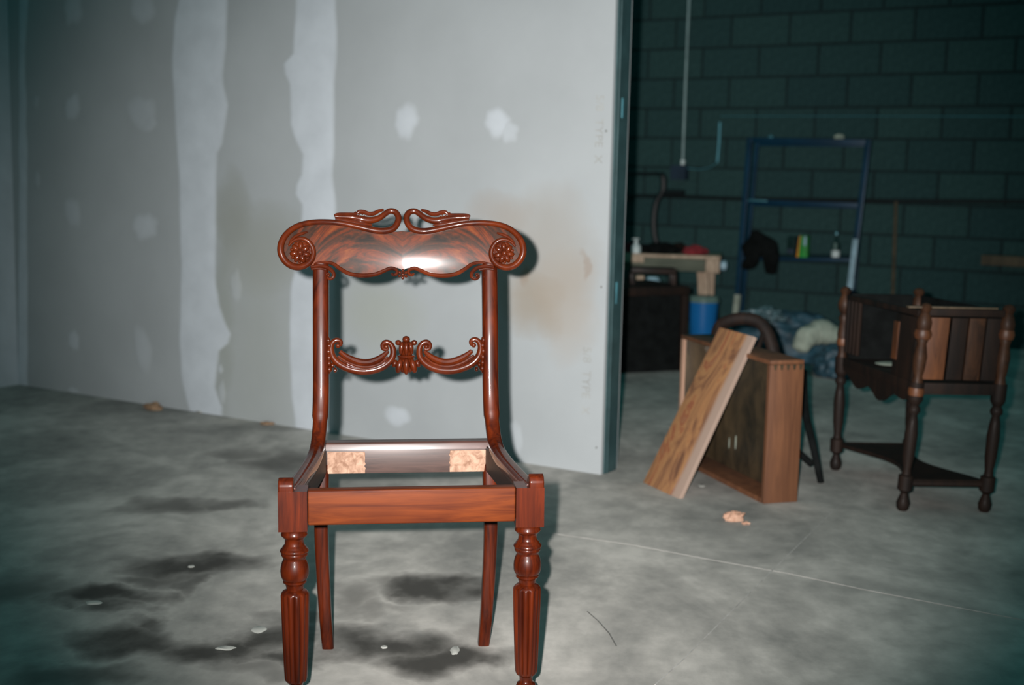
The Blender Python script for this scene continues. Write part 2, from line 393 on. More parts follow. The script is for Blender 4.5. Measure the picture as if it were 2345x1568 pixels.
# main drywall partition
wl = MB()
Lw = (WB - WA).length
wl.box((-Lw, 0, 0), (-.002, .016, 3.4))
o = wl.build('wall_left', M['drywall'], smooth=False); o.matrix_world = MWL; structure(o); wall = o
bk = MB().box((-Lw, .108, 0), (-.002, .124, 3.4)).build('back_sheet', M['drywall'], wall, smooth=False)
# steel end stud of the partition
sm = MB().box((-.03, .0165, 0), (.004, .1075, 3.4)).box((.0, .03, 0), (.007, .094, 3.4))
stud = sm.build('trim_1', M['steel'], smooth=False, bevel=.0015); stud.matrix_world = MWL; structure(stud)
def on_end(py):  # point height on the stud
    return (MWLi @ hit(1418, py, WB, NB)).z
for py0, py1 in ((222, 268), (650, 700)):  # highlights on the stud, put in as pale patches
    MB().box((.0071, .052, on_end(py1)), (.0085, .062, on_end(py0))).build('stud_highlight', M['steel_and_glint'], stud, smooth=False)
for py in (300, 660, 1032):
    z = on_end(py); MB().ell((-.012 - .01, 0.0, z), (.0035, .0012, .0035)).build('screw_head', M['crack'], wall)
def addcmp(o, vals):
    a = o.data.attributes.new('cmp', 'FLOAT', 'POINT')
    for i, v_ in enumerate(vals): a.data[i].value = v_
def compound_strip(left, right, name='joint_compound', rows=90, up=3.4, lift=.0012, fade=(.010, .010), parent=None, zmin=None):
    """left/right: (px,py) polylines down the wall; feathered at both edges"""
    Ls = [WL(*p) for p in left]; Rs = [WL(*p) for p in right]
    def at_(T, z):
        T = sorted(T, key=lambda q: q[1])
        if z <= T[0][1]: return T[0][0]
        for a, b_ in zip(T, T[1:]):
            if a[1] <= z <= b_[1]:
                t = (z - a[1]) / max(1e-6, b_[1] - a[1]); return a[0] + (b_[0] - a[0]) * (t * t * (3 - 2 * t) * .5 + t * .5)
        return T[-1][0]
    z0 = max(.001, min(q[1] for q in Ls)); v = []; vals = []; f = []; nc = 8
    for i in range(rows + 1):
        z = z0 + (up - z0) * i / rows
        a = at_(Ls, z) + .006 * noise.noise((3, z * 9, left[0][0])); b_ = at_(Rs, z) + .006 * noise.noise((8, z * 9, right[0][0]))
        mid = (a + b_) / 2
        xs = [(a - fade[0], 0, -.0002), (a, .55, lift * .5), (a + fade[0], 1, lift), (a + (mid - a) * .6, 1, lift), (mid, 1, lift * 1.2), (b_ - (b_ - mid) * .6, 1, lift), (b_ - fade[1], 1, lift), (b_, .55, lift * .5), (b_ + fade[1], 0, -.0002)]
        for x_, c_, l_ in xs: v.append((x_, -l_, z)); vals.append(c_)
    for i in range(rows):
        for k in range(nc): q = i * 9 + k; f.append((q, q + 1, q + 10, q + 9))
    me = bpy.data.meshes.new(name); me.from_pydata(v, [], f); me.materials.append(M['drywall'])
    for p in me.polygons: p.use_smooth = True
    o = bpy.data.objects.new(name, me); COL.objects.link(o); o.parent = parent or wall; addcmp(o, vals); return o
compound_strip([(410, 0), (399, 60), (394, 150), (400, 230), (405, 330), (410, 400), (412, 470), (415, 640), (412, 760), (416, 860), (424, 905), (436, 944)],
               [(520, 0), (516, 100), (508, 180), (521, 240), (515, 280), (507, 330), (505, 345), (495, 349), (494, 470), (492, 640), (501, 700), (515, 735), (532, 778), (509, 793), (500, 803), (496, 853), (491, 891), (507, 930), (507, 950)])
compound_strip([(678, 0), (676, 60), (672, 125), (650, 145), (648, 160), (662, 185), (667, 200), (666, 290), (680, 325), (694, 350), (691, 400), (677, 430), (678, 450), (693, 470), (690, 510), (678, 600), (666, 660), (664, 760), (668, 900), (678, 992)],
               [(768, 0), (770, 130), (764, 190), (765, 300), (760, 400), (768, 470), (768, 560), (764, 700), (764, 1002)])
compound_strip([(44, 0), (44, 400), (42, 880)], [(64, 0), (57, 130), (61, 300), (62, 600), (63, 885)], fade=(.004, .006))
def dab(cx, cy, hx, hy, rot=0, s=.75):
    a = WL(cx, cy); a2 = WL(cx + hx, cy); a3 = WL(cx, cy + hy); rx = abs(a2[0] - a[0]); rz = abs(a3[1] - a[1])
    v = [(a[0], -.0016, a[1])]; vals = [s]; f = []; n = 24
    for j, (q, c_, l_) in enumerate(((.5, s, .0014), (.8, s * .8, .001), (1.0, s * .35, .0006), (1.2, 0, -.0001))):
        for k in range(n):
            t = 2 * pi * k / n; w_ = q * (1 + .35 * noise.noise((cos(t) * 1.5 + cx * .01, sin(t) * 1.5, cy * .01)))
            x_, z_ = rx * cos(t) * w_, rz * sin(t) * w_
            v.append((a[0] + x_ * cos(rot) - z_ * sin(rot), -l_, a[1] + x_ * sin(rot) + z_ * cos(rot))); vals.append(c_)
    for k in range(n): f.append((0, 1 + k, 1 + (k + 1) % n))
    for j in range(3):
        for k in range(n): b0 = 1 + j * n; f.append((b0 + k, b0 + n + k, b0 + n + (k + 1) % n, b0 + (k + 1) % n))
    me = bpy.data.meshes.new('compound_patch'); me.from_pydata(v, [], f); me.materials.append(M['drywall'])
    for p in me.polygons: p.use_smooth = True
    o = bpy.data.objects.new('compound_patch', me); COL.objects.link(o); o.parent = wall; addcmp(o, vals)
for d_ in ((167, 22, 20, 36, -.2, .6), (325, 20, 30, 34, -.5, .5), (165, 245, 15, 30, -.25, .6), (325, 258, 28, 36, 0, .4), (342, 285, 10, 24, -1.0, .4), (165, 485, 16, 32, .35, .5), (332, 517, 27, 30, .2, .55),
           (167, 780, 14, 20, .4, .6), (327, 800, 19, 46, .2, .35), (930, 280, 25, 40, -.1, .8), (1140, 280, 30, 32, 0, .75), (1165, 300, 22, 24, 0, .5), (912, 953, 27, 21, 0, .75), (1180, 1000, 14, 40, .1, .3),
           (165, 893, 14, 7, 0, .4), (85, 410, 7, 18, 0, .3), (82, 232, 6, 14, 0, .25), (508, 900, 8, 26, 0, .4), (505, 845, 5, 10, 0, .5), (540, 655, 12, 34, 0, .25)): dab(*d_)
# faint factory stamp running down the sheet
def stamp(text, px0, py0, px1, py1):
    a = WL((px0 + px1) / 2, py0); b_ = WL((px0 + px1) / 2, py1); hgt = abs(WL(px1, (py0 + py1) / 2)[0] - WL(px0, (py0 + py1) / 2)[0])
    cu = bpy.data.curves.new('stamp', 'FONT'); cu.body = text; cu.size = 1; cu.extrude = 0.0
    to = bpy.data.objects.new('stamp_tmp', cu); COL.objects.link(to); bpy.context.view_layer.update()
    me = bpy.data.meshes.new_from_object(to); bpy.data.objects.remove(to)
    xs = [v_.co.x for v_ in me.vertices]; ys = [v_.co.y for v_ in me.vertices]; lx, ly = max(xs) - min(xs), max(ys) - min(ys)
    L_ = a[1] - b_[1]
    for v_ in me.vertices:
        u_, t_ = (v_.co.x - min(xs)) / lx, (v_.co.y - min(ys)) / ly
        v_.co = (a[0] - hgt / 2 + t_ * hgt, -.0008, a[1] - u_ * L_)
    me.materials.clear(); me.materials.append(M['ink'])
    o = bpy.data.objects.new('stamped_lettering', me); COL.objects.link(o); o.parent = wall
    tag(o, 'faint grey lettering reading 5/8 TYPE X')
stamp('5/8  TYPE  X', 1366, 218, 1384, 375); stamp('5/8  TYPE  X', 1336, 795, 1355, 950)
# return wall at the far left corner (comes towards the camera)
MWR = Matrix((-NB, D, V((0, 0, 1)))).transposed().to_4x4(); MWR.translation = WA
rw = MB().box((0, -.12, 0), (7.5, 0, 3.4)).build('wall_far_left', M['drywall'], smooth=False); rw.matrix_world = MWR; structure(rw)
me = bpy.data.meshes.new('joint_compound'); me.from_pydata([(0, .001, 0), (.15, .001, 0), (.19, .0002, 0), (0, .001, 3.4), (.15, .001, 3.4), (.19, .0002, 3.4)], [], [(0, 1, 4, 3), (1, 2, 5, 4)]); me.materials.append(M['drywall'])
o = bpy.data.objects.new('joint_compound', me); COL.objects.link(o); o.parent = rw; addcmp(o, [1, 1, 0, 1, 1, 0])

# concrete block wall at the back, parallel to the partition
BP = W(1464, 700, 9.15); BP.z = 0
MBW = frame(BP, D); MBWi = MBW.inverted()
def BW(px, py, off=0): p = MBWi @ hit(px, py, BP - NB * off, NB); return V((p.x, -off, p.z))
mw = MB().box((-5, .012, 0), (7, .2, 3.4)).build('wall_back', M['mortar'], smooth=False); mw.matrix_world = MBW; structure(mw)
bmv = []
for k in range(3):
    q = MB().box((-.1965, 0, -.0955), (.1965, .03, .0955)); bmv.append(q.build('concrete_block', M['block'], smooth=False, bevel=.004 + .001 * k, seg=1, mesh_only=True))
zc0 = BW(1464, 115).z % .203     # a bed joint is seen here
for row in range(-1, 17):
    z = zc0 + .203 * row + .1015
    if z - .1 > 3.3 or z + .1 < 0: continue
    for c in range(-1, 14):
        x_ = -.2 + .406 * c + (.203 if row % 2 else 0)
        if x_ > 4.9: continue
        o = bpy.data.objects.new('concrete_block', random.choice(bmv)); COL.objects.link(o); o.parent = mw
        o.location = (x_, random.uniform(-.002, .003), max(z, .0)); o.rotation_euler = (0, 0, random.uniform(-.002, .002))

# ------------------------------------------------------------ THE CHAIR
yaw = radians(6.3); tl = .012
CO = Fl(945, 1685)
ex0 = V((cos(yaw), sin(yaw), 0)); ey = V((-sin(yaw), cos(yaw), 0)); ex = ex0 * cos(tl) + V((0, 0, sin(tl))); ez = ex.cross(ey)
def CL(px, py, yl):
    d = ray(px, py); t = (yl - (C - CO).dot(ey)) / d.dot(ey); q = C + d * t - CO
    return V((q.dot(ex), q.dot(ey), q.dot(ez)))
chair = empty('dining_chair'); mm = Matrix((ex, ey, ez)).transposed().to_4x4(); mm.translation = CO; chair.matrix_world = mm
tag(chair, 'glossy carved mahogany dining chair frame with no seat, in the foreground', 'chair')
def ycrest(x, z): return .478 - .62 * x * x + .098 * (z - .82) + 1.8 * (z - .82) ** 2
def CR(cx, cy, off=0):     # detail-crop coordinates of the crest -> local
    px, py = 610 + cx / 6.82, 450 + cy / 6.817; y = .47
    for _ in range(3): p = CL(px, py, y + off); y = ycrest(p.x, p.z)
    return V((p.x - CX0, y + off, p.z))
CX0 = 0.0; CX0 = CR(2128, 800).x      # centre line of the crest in the photograph
K1 = 1 / 6.82 / 1105
# crest panel
cols = cr([(205, 720, 930), (260, 610, 1010), (350, 520, 1070), (450, 455, 1100), (600, 415, 1100), (700, 405, 1075), (900, 400, 1045), (1050, 405, 1060), (1150, 420, 1120), (1300, 455, 1195), (1500, 505, 1220), (1700, 545, 1200), (1850, 548, 1150), (1960, 548, 1115), (2050, 550, 1110), (2128, 540, 1150)], 3)
gp = []
for cx, t_, b_ in cols:
    gp.append([CR(cx, t_ + (b_ - t_) * j / 10) for j in range(11)])
gp[-1] = [V((0, q.y, q.z)) for q in gp[-1]]
gp = gp + [[V((-q.x, q.y, q.z)) for q in col] for col in reversed(gp[:-1])]
v = []; f = []; nC = len(gp)
for col in gp:
    for q in col: v.append(q + V((0, -.004, 0)))
for col in gp:
    for q in col: v.append(q + V((0, .016, 0)))
n0 = nC * 11
for i in range(nC - 1):
    for j in range(10):
        a = i * 11 + j; f.append((a, a + 1, a + 12, a + 11)); f.append((n0 + a, n0 + a + 11, n0 + a + 12, n0 + a + 1))
    a = i * 11; f.append((a, a + 11, n0 + a + 11, n0 + a)); a += 10; f.append((a, n0 + a, n0 + a + 11, a + 11))
for j in range(10):
    f.append((j, n0 + j, n0 + j + 1, j + 1)); a = (nC - 1) * 11 + j; f.append((a, a + 1, n0 + a + 1, n0 + a))
crest = MB().add(v, f).build('crest_rail', M['flame'], chair, ang=50); crest.location.x = CX0
def ctube(pts, off, k=5, n=12, sy=1.0, mp=CR, K=K1):
    q = cr(pts, k); return MB().tube([mp(a, b_, off) for a, b_, r_ in q], [r_ * K for a, b_, r_ in q], n, 1, sy, ref=None)
neck = [(345, 770, 16), (420, 692, 24), (530, 655, 32), (640, 690, 36), (712, 780, 40), (735, 880, 42), (705, 985, 46), (620, 1065, 50), (500, 1100, 52), (385, 1075, 54), (285, 995, 54), (228, 880, 54), (226, 760, 52), (268, 650, 50), (350, 550, 48), (470, 468, 46), (620, 418, 45), (800, 396, 44), (1000, 398, 44), (1200, 420, 46), (1400, 462, 50), (1600, 508, 54), (1750, 535, 54), (1880, 532, 54), (1990, 490, 52), (2052, 400, 50), (2060, 310, 50), (2010, 240, 48), (1930, 225, 46), (1860, 265, 46), (1780, 325, 48), (1680, 362, 52), (1580, 368, 56), (1480, 350, 56), (1380, 328, 46), (1280, 318, 38), (1150, 312, 32), (1072, 306, 24)]
def two(mk, name, mat, parent, **kw):
    a = mk().build(name, mat, parent, **kw); b_ = mk().flipx().build(name, mat, parent, **kw); return a, b_
def mk_neck():
    m_ = ctube(neck, -.009, 5, 12)
    for pts in ([(1830, 205, 20), (1750, 228, 30), (1680, 262, 34), (1600, 268, 34), (1520, 242, 36), (1450, 238, 34), (1415, 268, 20)],
                [(1410, 272, 22), (1250, 275, 28), (1120, 278, 28), (1066, 296, 22)], [(1080, 345, 18), (1250, 368, 26), (1400, 398, 26), (1560, 428, 22), (1650, 445, 12)],
                [(1395, 300, 16), (1380, 262, 18), (1400, 240, 12)]):
        t = ctube(pts, -.010, 4, 10); m_.add(t.v, t.f)
    for (a, b_, r_) in ((1450, 298, 20), (1500, 278, 12), (1530, 300, 11), (1570, 285, 12)):
        m_.ell(CR(a, b_, -.016), (r_ * K1, r_ * K1, r_ * K1), 0, 10, 6)
    return m_
two(mk_neck, 'swan_neck_molding', M['mah_c'], crest)
def mk_ros():
    m_ = MB(); c = CR(528, 872, 0); 
    for k in range(7):
        a = 2 * pi * k / 7 + .3
        p = CR(528 + 96 * cos(a), 872 + 96 * sin(a), -.008); m_.ell(p, (74 * K1, 50 * K1, 46 * K1), a, 12, 8)
        p = CR(528 + 140 * cos(a + .45), 872 + 140 * sin(a + .45), -.004); m_.ell(p, (30 * K1, 26 * K1, 24 * K1), a, 8, 6)
    m_.ell(CR(528, 872, -.013), (52 * K1, 50 * K1, 52 * K1), 0, 14, 10)
    m_.ell(CR(528, 872, -.002), (175 * K1, 40 * K1, 175 * K1), 0, 24, 10)
    return m_
two(mk_ros, 'rosette', M['mah_c'], crest)
two(lambda: ctube([(640, 552, 14), (560, 575, 24), (470, 610, 24), (395, 670, 18), (350, 740, 8)], -.008, 4, 8), 'carved_leaf', M['mah_c'], crest)
two(lambda: ctube([(760, 1040, 14), (900, 1022, 22), (1040, 1047, 28), (1150, 1125, 32), (1300, 1205, 34), (1500, 1232, 36), (1700, 1212, 34), (1850, 1152, 32), (1950, 1118, 30), (2030, 1145, 28), (2038, 1200, 26), (1985, 1225, 24), (1958, 1195, 18)], -.006, 5, 10), 'lower_molding', M['mah_c'], crest)
def mk_vol():
    m_ = ctube([(690, 1100, 20), (830, 1082, 28), (960, 1108, 30), (1040, 1178, 30), (1050, 1248, 28), (995, 1285, 26), (938, 1255, 22), (945, 1205, 18), (985, 1205, 14)], -.012, 5, 10)
    m_.ell(CR(968, 1228, -.02), (28 * K1,) * 3, 0, 12, 8)
    t = ctube([(700, 1130, 18), (830, 1120, 20), (930, 1140, 18)], -.014, 4, 8); m_.add(t.v, t.f)
    return m_
two(mk_vol, 'volute', M['mah_c'], crest)
fm_ = MB()
cc = CR(2128, 1212, -.008); cc.x = 0
for k in range(6):
    a = pi / 3 * k + .5; fm_.ell(cc + V((55 * K1 * cos(a), 0, 55 * K1 * sin(a))), (30 * K1, 28 * K1, 24 * K1), -a, 10, 6)
fm_.ell(cc + V((0, -.004, 0)), (26 * K1,) * 3, 0, 10, 8)
fm_.build('floret', M['mah_c'], crest)
# uprights sweeping down into the seat sides
def hw(y): return .232 - .042 * min(max(y, 0) / .42, 1)
def mk_post():
    p = cr([(.464, .812), (.460, .79), (.449, .74), (.437, .68), (.428, .62), (.420, .57), (.411, .525), (.396, .488), (.368, .456), (.325, .441), (.25, .436), (.16, .436), (.08, .437), (.02, .44)], 4)
    return MB().tube([(-(hw(y) - .0165), y, z) for y, z in p], [.0165 if z > .5 else .0145 for y, z in p], 16, 1.0, 1.05, ref=(1, 0, 0), power=.72)
posts = two(mk_post, 'back_post', M['mah_v'], chair)
for s_, o in zip((-1, 1), posts):
    mk = MB().ell((s_ * .172, .387, .472), (.0048, .005, .008)); tag(mk.build('peg', M['peg'], o), 'ochre wood plug')
def mk_side():
    m_ = MB(); sl = []
    ys = [0.03, .05, .1, .2, .3, .38, .43]
    v = []; f = []
    for y in ys:
        zt = .438; h = hw(y)
        v += [(-h + .004, y, .386), (-h + .027, y, .386), (-h + .027, y, zt), (-h + .004, y, zt)]
    for i in range(len(ys) - 1):
        a = i * 4
        for k in range(4): k2 = (k + 1) % 4; f.append((a + k, a + k2, a + 4 + k2, a + 4 + k))
    f += [(0, 1, 2, 3), tuple(reversed([len(v) - 4 + k for k in range(4)]))]
    m_.add(v, f)
    return m_
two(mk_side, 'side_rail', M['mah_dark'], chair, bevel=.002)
def mk_ear():
    out = [(.0015, .440), (.0012, .462), (.006, .470), (.016, .474), (.028, .470), (.042, .457), (.06, .446), (.075, .440)]
    return MB().prism(out, lambda p, d: (-d, p[0] - .001, p[1]), .2055, .2318)
two(mk_ear, 'rail_end', M['mah_v'], chair, bevel=.004, seg=3)
MB().box((-.1815, .0015, .3905), (.1815, .026, .4525)).build('front_rail', M['mah_h'], chair, bevel=.004, seg=3)
# rear rail
rr = MB().box((-.176, .418, .383), (.176, .440, .432)).build('rear_rail', M['rear_face'], chair, bevel=.001)
MB().prism([(.408, .4335), (.4125, .4465), (.416, .449), (.444, .449), (.446, .4335)], lambda p, d: (d, p[0], p[1]), -.176, .176).build('rail_ledge', M['ledge'], rr, bevel=.0015, seg=2)
a0 = CL(750, 1060, .417).x; a1 = CL(836, 1060, .417).x; a2 = CL(1030, 1060, .417).x; a3 = CL(1112, 1060, .417).x
def patch(x0, x1, seed):
    n = 10; lo = [(x0, .384), (x1 + .001, .384)]; out = [(x0, .384), (x1, .384)]
    for k in range(n): out.append((x1 + .004 * noise.noise((k * .8, seed, 0)), .386 + .043 * (k + 1) / n))
    out.append((x0, .4295))
    return MB().prism(out, lambda p, d: (p[0], d, p[1]), .4155, .4178).build('glue_block_scar', M['raw'], rr, smooth=False)
tag(patch(a0, a1, 1), 'raw pale wood patch on the left of the rear rail'); tag(patch(a3, a2, 2), 'raw pale wood patch on the right of the rear rail')
# front legs
KL = 1 / 5455.
def legz(cy): return .098 + (1559 - (1190 + cy / 4.148)) * .000808
prof = [(88, 120), (92, 128), (100, 128), (104, 121), (126, 122), (134, 128), (148, 126), (160, 114), (176, 96), (190, 90), (225, 92), (243, 100), (250, 112), (262, 114), (270, 124), (282, 136), (296, 138), (305, 132), (309, 122), (316, 128), (335, 126), (350, 114), (362, 106), (378, 111), (400, 122), (440, 133), (478, 137), (518, 134), (545, 124), (560, 112), (569, 103), (574, 112), (586, 112), (592, 101), (612, 89), (640, 82), (654, 80), (659, 92), (668, 114), (682, 128)]
legp = [(legz(a), b_ * KL) for a, b_ in prof]
legp += [(legz(a), b_ * KL, d) for a, b_, d in ((692, 134, .05), (702, 138, .14), (800, 137, .17), (1000, 131, .17), (1200, 124, .17), (1400, 116, .17), (1490, 111, .17), (1510, 106, .12))]
legp += [(legz(a), b_ * KL) for a, b_ in ((1524, 94), (1532, 76), (1555, 66), (1590, 64), (1605, 72), (1612, 88), (1635, 98), (1660, 100), (1690, 92), (1780, 78), (1900, 66))] + [(0.006, 60 * KL), (0.0, 54 * KL)]
def mk_leg():
    m_ = MB(); m_.box((-.2322, .0, .380), (-.1822, .05, .4515))
    m_.lathe(sorted(legp), 144, (-.2065, .027, 0), 12, .28)
    return m_
two(mk_leg, 'front_leg', M['mah_v'], chair, ang=50)
def mk_rleg():
    p = cr([(-.1745, .432, .40), (-.175, .424, .34), (-.176, .418, .26), (-.173, .420, .16), (-.169, .428, .07), (-.165, .444, .0)], 5)
    return MB().tube(p, [.0165 - .0035 * (.4 - q[2]) / .4 for q in p], 16, .95, 1.05, ref=(1, 0, 0), power=.45, caps=False).add([], [])
def rleg():
    m_ = mk_rleg(); n = len(m_.v) // 16
    m_.f.append(tuple(range(16))); m_.f.append(tuple((n - 1) * 16 + k for k in range(16))); return m_
two(rleg, 'rear_leg', M['mah_v'], chair, ang=40)
# carved middle rail
K3 = 1 / 5.098 / 1130
def C3(cx, cy, off=0): return CL(700 + cx / 5.098, 740 + cy / 5.1, .430 + off)
cx0 = 1150
spl = MB()
for (a, b_, rx, ry, rz, rot, off) in ((1155, 300, 92, 70, 105, 0, .0), (1155, 188, 46, 46, 42, 0, -.006), (1062, 226, 36, 36, 34, 0, -.004), (1248, 226, 36, 36, 34, 0, -.004), (1098, 290, 30, 40, 78, -.12, -.012), (1212, 290, 30, 40, 78, .12, -.012), (1155, 300, 30, 40, 85, 0, -.015),
                               (1155, 385, 108, 74, 24, 0, -.003), (1155, 412, 100, 66, 16, 0, -.003), (1155, 490, 120, 60, 96, 0, 0), (1072, 500, 42, 50, 88, -.25, -.010), (1238, 500, 42, 50, 88, .25, -.010), (1155, 505, 42, 50, 98, 0, -.014), (1020, 470, 30, 40, 50, -.4, -.004), (1290, 470, 30, 40, 50, .4, -.004)):
    p = C3(a, b_, off); p.x -= C3(1155, 300).x; spl.ell(p, (rx * K3, ry * K3, rz * K3), -rot, 16, 10)
splat_ = spl.build('middle_rail', M['mah_c'], chair)
sh = C3(1155, 300).x
def C3s(cx, cy, off=0): p = C3(cx, cy, off); p.x -= sh * (cx / 1155); return p
def mk_scroll():
    m_ = ctube([(372, 268, 14), (402, 248, 22), (398, 208, 27), (350, 196, 30), (305, 232, 34), (290, 300, 38), (312, 390, 42), (372, 462, 46), (470, 518, 48), (600, 553, 50), (730, 553, 50), (860, 518, 48), (950, 458, 44), (1000, 385, 40), (1003, 300, 36), (972, 238, 32), (918, 220, 30), (882, 252, 26), (892, 298, 24), (934, 306, 20), (940, 278, 14)], -.004, 5, 12, 1, C3s, K3)
    for pts, off in (([(392, 330, 26), (470, 392, 38), (600, 450, 46), (720, 460, 46), (830, 422, 42), (905, 368, 32), (948, 325, 20)], .002), ([(372, 385, 16), (490, 462, 20), (620, 506, 22), (740, 508, 20), (860, 468, 18), (945, 395, 14)], -.010)):
        t = ctube(pts, off, 4, 10, 1, C3s, K3); m_.add(t.v, t.f)
    m_.ell(C3s(372, 262, -.006), (30 * K3, 26 * K3, 30 * K3), 0, 12, 8)
    m_.ell(C3s(925, 275, -.006), (28 * K3, 26 * K3, 28 * K3), 0, 12, 8)
    return m_
two(mk_scroll, 'c_scroll', M['mah_c'], splat_)
def mk_leafs():
    m_ = MB()
    for a, b_, rx, rz in ((262, 200, 18, 34), (272, 262, 24, 32), (264, 330, 22, 36), (268, 400, 24, 34), (270, 465, 22, 32), (272, 535, 28, 34), (262, 578, 16, 18), (340, 545, 18, 26), (310, 490, 18, 26)):
        m_.ell(C3s(a, b_, -.004), (rx * K3 * 1.35, .009, rz * K3 * 1.25), 0, 10, 8)
    return m_
two(mk_leafs, 'carved_leaf', M['mah_c'], splat_)

# ------------------------------------------------------------ drawer standing on its side
A1 = Fl(1747, 1154); A2 = Fl(1549, 1052); du = (A2 - A1); Ld = du.length; du.normalize(); dw = V((du.y, -du.x, 0))
DM = Matrix((du, dw, V((0, 0, 1)))).transposed().to_4x4(); DM.translation = A1
if dw.x < 0: print('drawer axis flipped')
dr = empty('drawer_box'); dr.matrix_world = DM
tag(dr, 'old empty wooden drawer standing on its side on the concrete floor', 'drawer')
Hd = .452; Wd = .118; t_ = .014
MB().box((-.004, .0, .002), (t_, Wd, Hd - .014)).build('side_board', M['drawer'], dr, bevel=.0015)
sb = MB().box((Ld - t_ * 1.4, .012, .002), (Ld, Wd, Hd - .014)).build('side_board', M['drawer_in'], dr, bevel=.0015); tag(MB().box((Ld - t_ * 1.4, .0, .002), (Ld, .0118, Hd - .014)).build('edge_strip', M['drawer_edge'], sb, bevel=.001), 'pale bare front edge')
MB().box((-.004, .0, Hd - .013), (Ld, Wd, Hd)).build('front_board', M['drawer'], dr, bevel=.0015)
MB().box((t_ + .0005, .0, .0), (Ld - t_ * 1.4 - .0005, Wd, .016)).build('back_board', M['drawer'], dr, bevel=.001)
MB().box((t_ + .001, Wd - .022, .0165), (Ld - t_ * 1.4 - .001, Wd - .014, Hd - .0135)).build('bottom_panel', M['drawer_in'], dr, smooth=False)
for k in range(5):
    y = .012 + k * .022
    MB().prism([(y, Hd - .0135), (y + .012, Hd - .0135), (y + .009, Hd - .030), (y + .003, Hd - .030)], lambda p, d: (d, p[0], p[1]), -.0056, -.0042).build('dovetail', M['drawer_in'], dr, smooth=False)
for px, py0, py1 in ((1668, 1000, 1028), (1683, 995, 1030)):
    n_ = V((dw.x, dw.y, 0)); P_ = A1 + n_ * (Wd - .0225)
    a = DM.inverted() @ hit(px, py0, P_, n_); b_ = DM.inverted() @ hit(px + 3, py1, P_, n_)
    MB().ell(((a.x + b_.x) / 2, Wd - .0225, (a.z + b_.z) / 2), (.004, .001, abs(a.z - b_.z) / 2)).build('paint_drip', M['rag'], dr)
# leaning plank: local z runs up its length
P0 = Fl(1472, 1105); P1 = Fl(1555, 1142)
e1 = (P1 - P0); wP = e1.length; e1.normalize()
# top edge: passes just in front of the drawer's top corner
T0 = W(1652, 751, P0.y + .10); T1 = W(1722, 771, P1.y + .10)
mid0 = (P0 + P1) / 2; mid1 = (T0 + T1) / 2
e3 = (mid1 - mid0); LP = e3.length; e3.normalize(); e1 = (e1 - e3 * e1.dot(e3)).normalized(); e2 = e3.cross(e1)
if e2.y < 0: e2 = -e2
pm = Matrix((e1, e2, e3)).transposed().to_4x4(); pm.translation = mid0
pk = MB().hexa([(-wP / 2, 0, 0), (wP / 2, 0, 0), (wP / 2, .014, .0), (-wP / 2, .014, .0)], [(-wP * .46, 0, LP + .004), (wP * .44, 0, LP), (wP * .44, .014, LP), (-wP * .46, .014, LP + .004)]).build('wooden_plank', M['plank'], bevel=.001)
pk.matrix_world = pm; tag(pk, 'short figured plank with a pale edge leaning against the drawer', 'plank')

# small dark hoop-back chair behind the drawer
hc = empty('hoop_back_chair', W(1745, 1000, 4.55) * 1.0); hc.location.z = 0
tag(hc, 'low black chair with a rounded back, half hidden behind the wooden drawer', 'chair')
def rel(o, p): return V(p) - V(o.location)
H3 = [W(1640, 775, 4.70), W(1648, 748, 4.68), W(1668, 735, 4.66), W(1700, 729, 4.64), W(1732, 734, 4.62), W(1752, 752, 4.60), W(1766, 785, 4.58), W(1776, 830, 4.56), W(1782, 880, 4.55)]
MB().tube([rel(hc, p) for p in cr([tuple(p) for p in H3], 4)], .0155, 12, 1.0, 1.5, ref=(0, 1, 0)).build('hoop_back', M['darkwood'], hc)
MB().tube([rel(hc, W(1752, 752, 4.60)), rel(hc, W(1735, 800, 4.56)), rel(hc, W(1745, 860, 4.5))], .010, 8).build('back_post', M['darkwood'], hc)
MB().lathe([(.30, .11), (.305, .125), (.325, .128), (.335, .115)], 24, rel(hc, (.87, 4.62, 0))).build('seat', M['darkwood'], hc)
for pts in ([W(1838, 850, 4.50), W(1843, 935, 4.38), W(1862, 1020, 4.22), Fl(1880, 1105)], [V((.82, 4.70, .31)), V((.80, 4.73, .15)), V((.79, 4.75, 0))], [V((.95, 4.70, .31)), V((.97, 4.73, .15)), V((.98, 4.76, 0))]):
    q = cr([tuple(p) for p in pts], 4); MB().tube([rel(hc, p) for p in q], [.016 - .005 * i / len(q) for i in range(len(q))], 10, caps=False).build('leg', M['black'], hc)
MB().tube([rel(hc, W(1858, 1062, 4.22)), rel(hc, W(1835, 1042, 4.26)), rel(hc, V((.86, 4.60, .22)))], .012, 8).build('stretcher', M['black'], hc)

# ------------------------------------------------------------ old cabinet on turned legs at the right
cb_ = empty('old_cabinet'); fB = Fl(2066, 1168); fC = Fl(2253, 1171); fA = Fl(1913, 1075); fD = fC + (fA - fB)
cb_.location = (fA + fC) / 2
tag(cb_, 'dark carved wooden cabinet without a top, standing on turned legs', 'cabinet')
tB = W(2122, 690, fB.y); tC = W(2312, 702, fC.y); tA = W(1937, 668, fA.y)
tops = {'A': tA, 'B': tB, 'C': tC, 'D': tC + (tA - tB)}; feet = {'A': fA, 'B': fB, 'C': fC, 'D': fD}
def at2(k, z): a, b_ = feet[k], tops[k]; return a + (b_ - a) * (z / b_.z)
lp = [(0, .013), (.008, .019), (.025, .021), (.04, .016), (.055, .011), (.062, .017), (.066, .023), (.11, .023), (.114, .015), (.13, .013), (.17, .018), (.24, .020), (.28, .016), (.30, .012), (.31, .019), (.32, .019), (.33, .013), (.345, .022), (.35, .023), (.40, .023)]
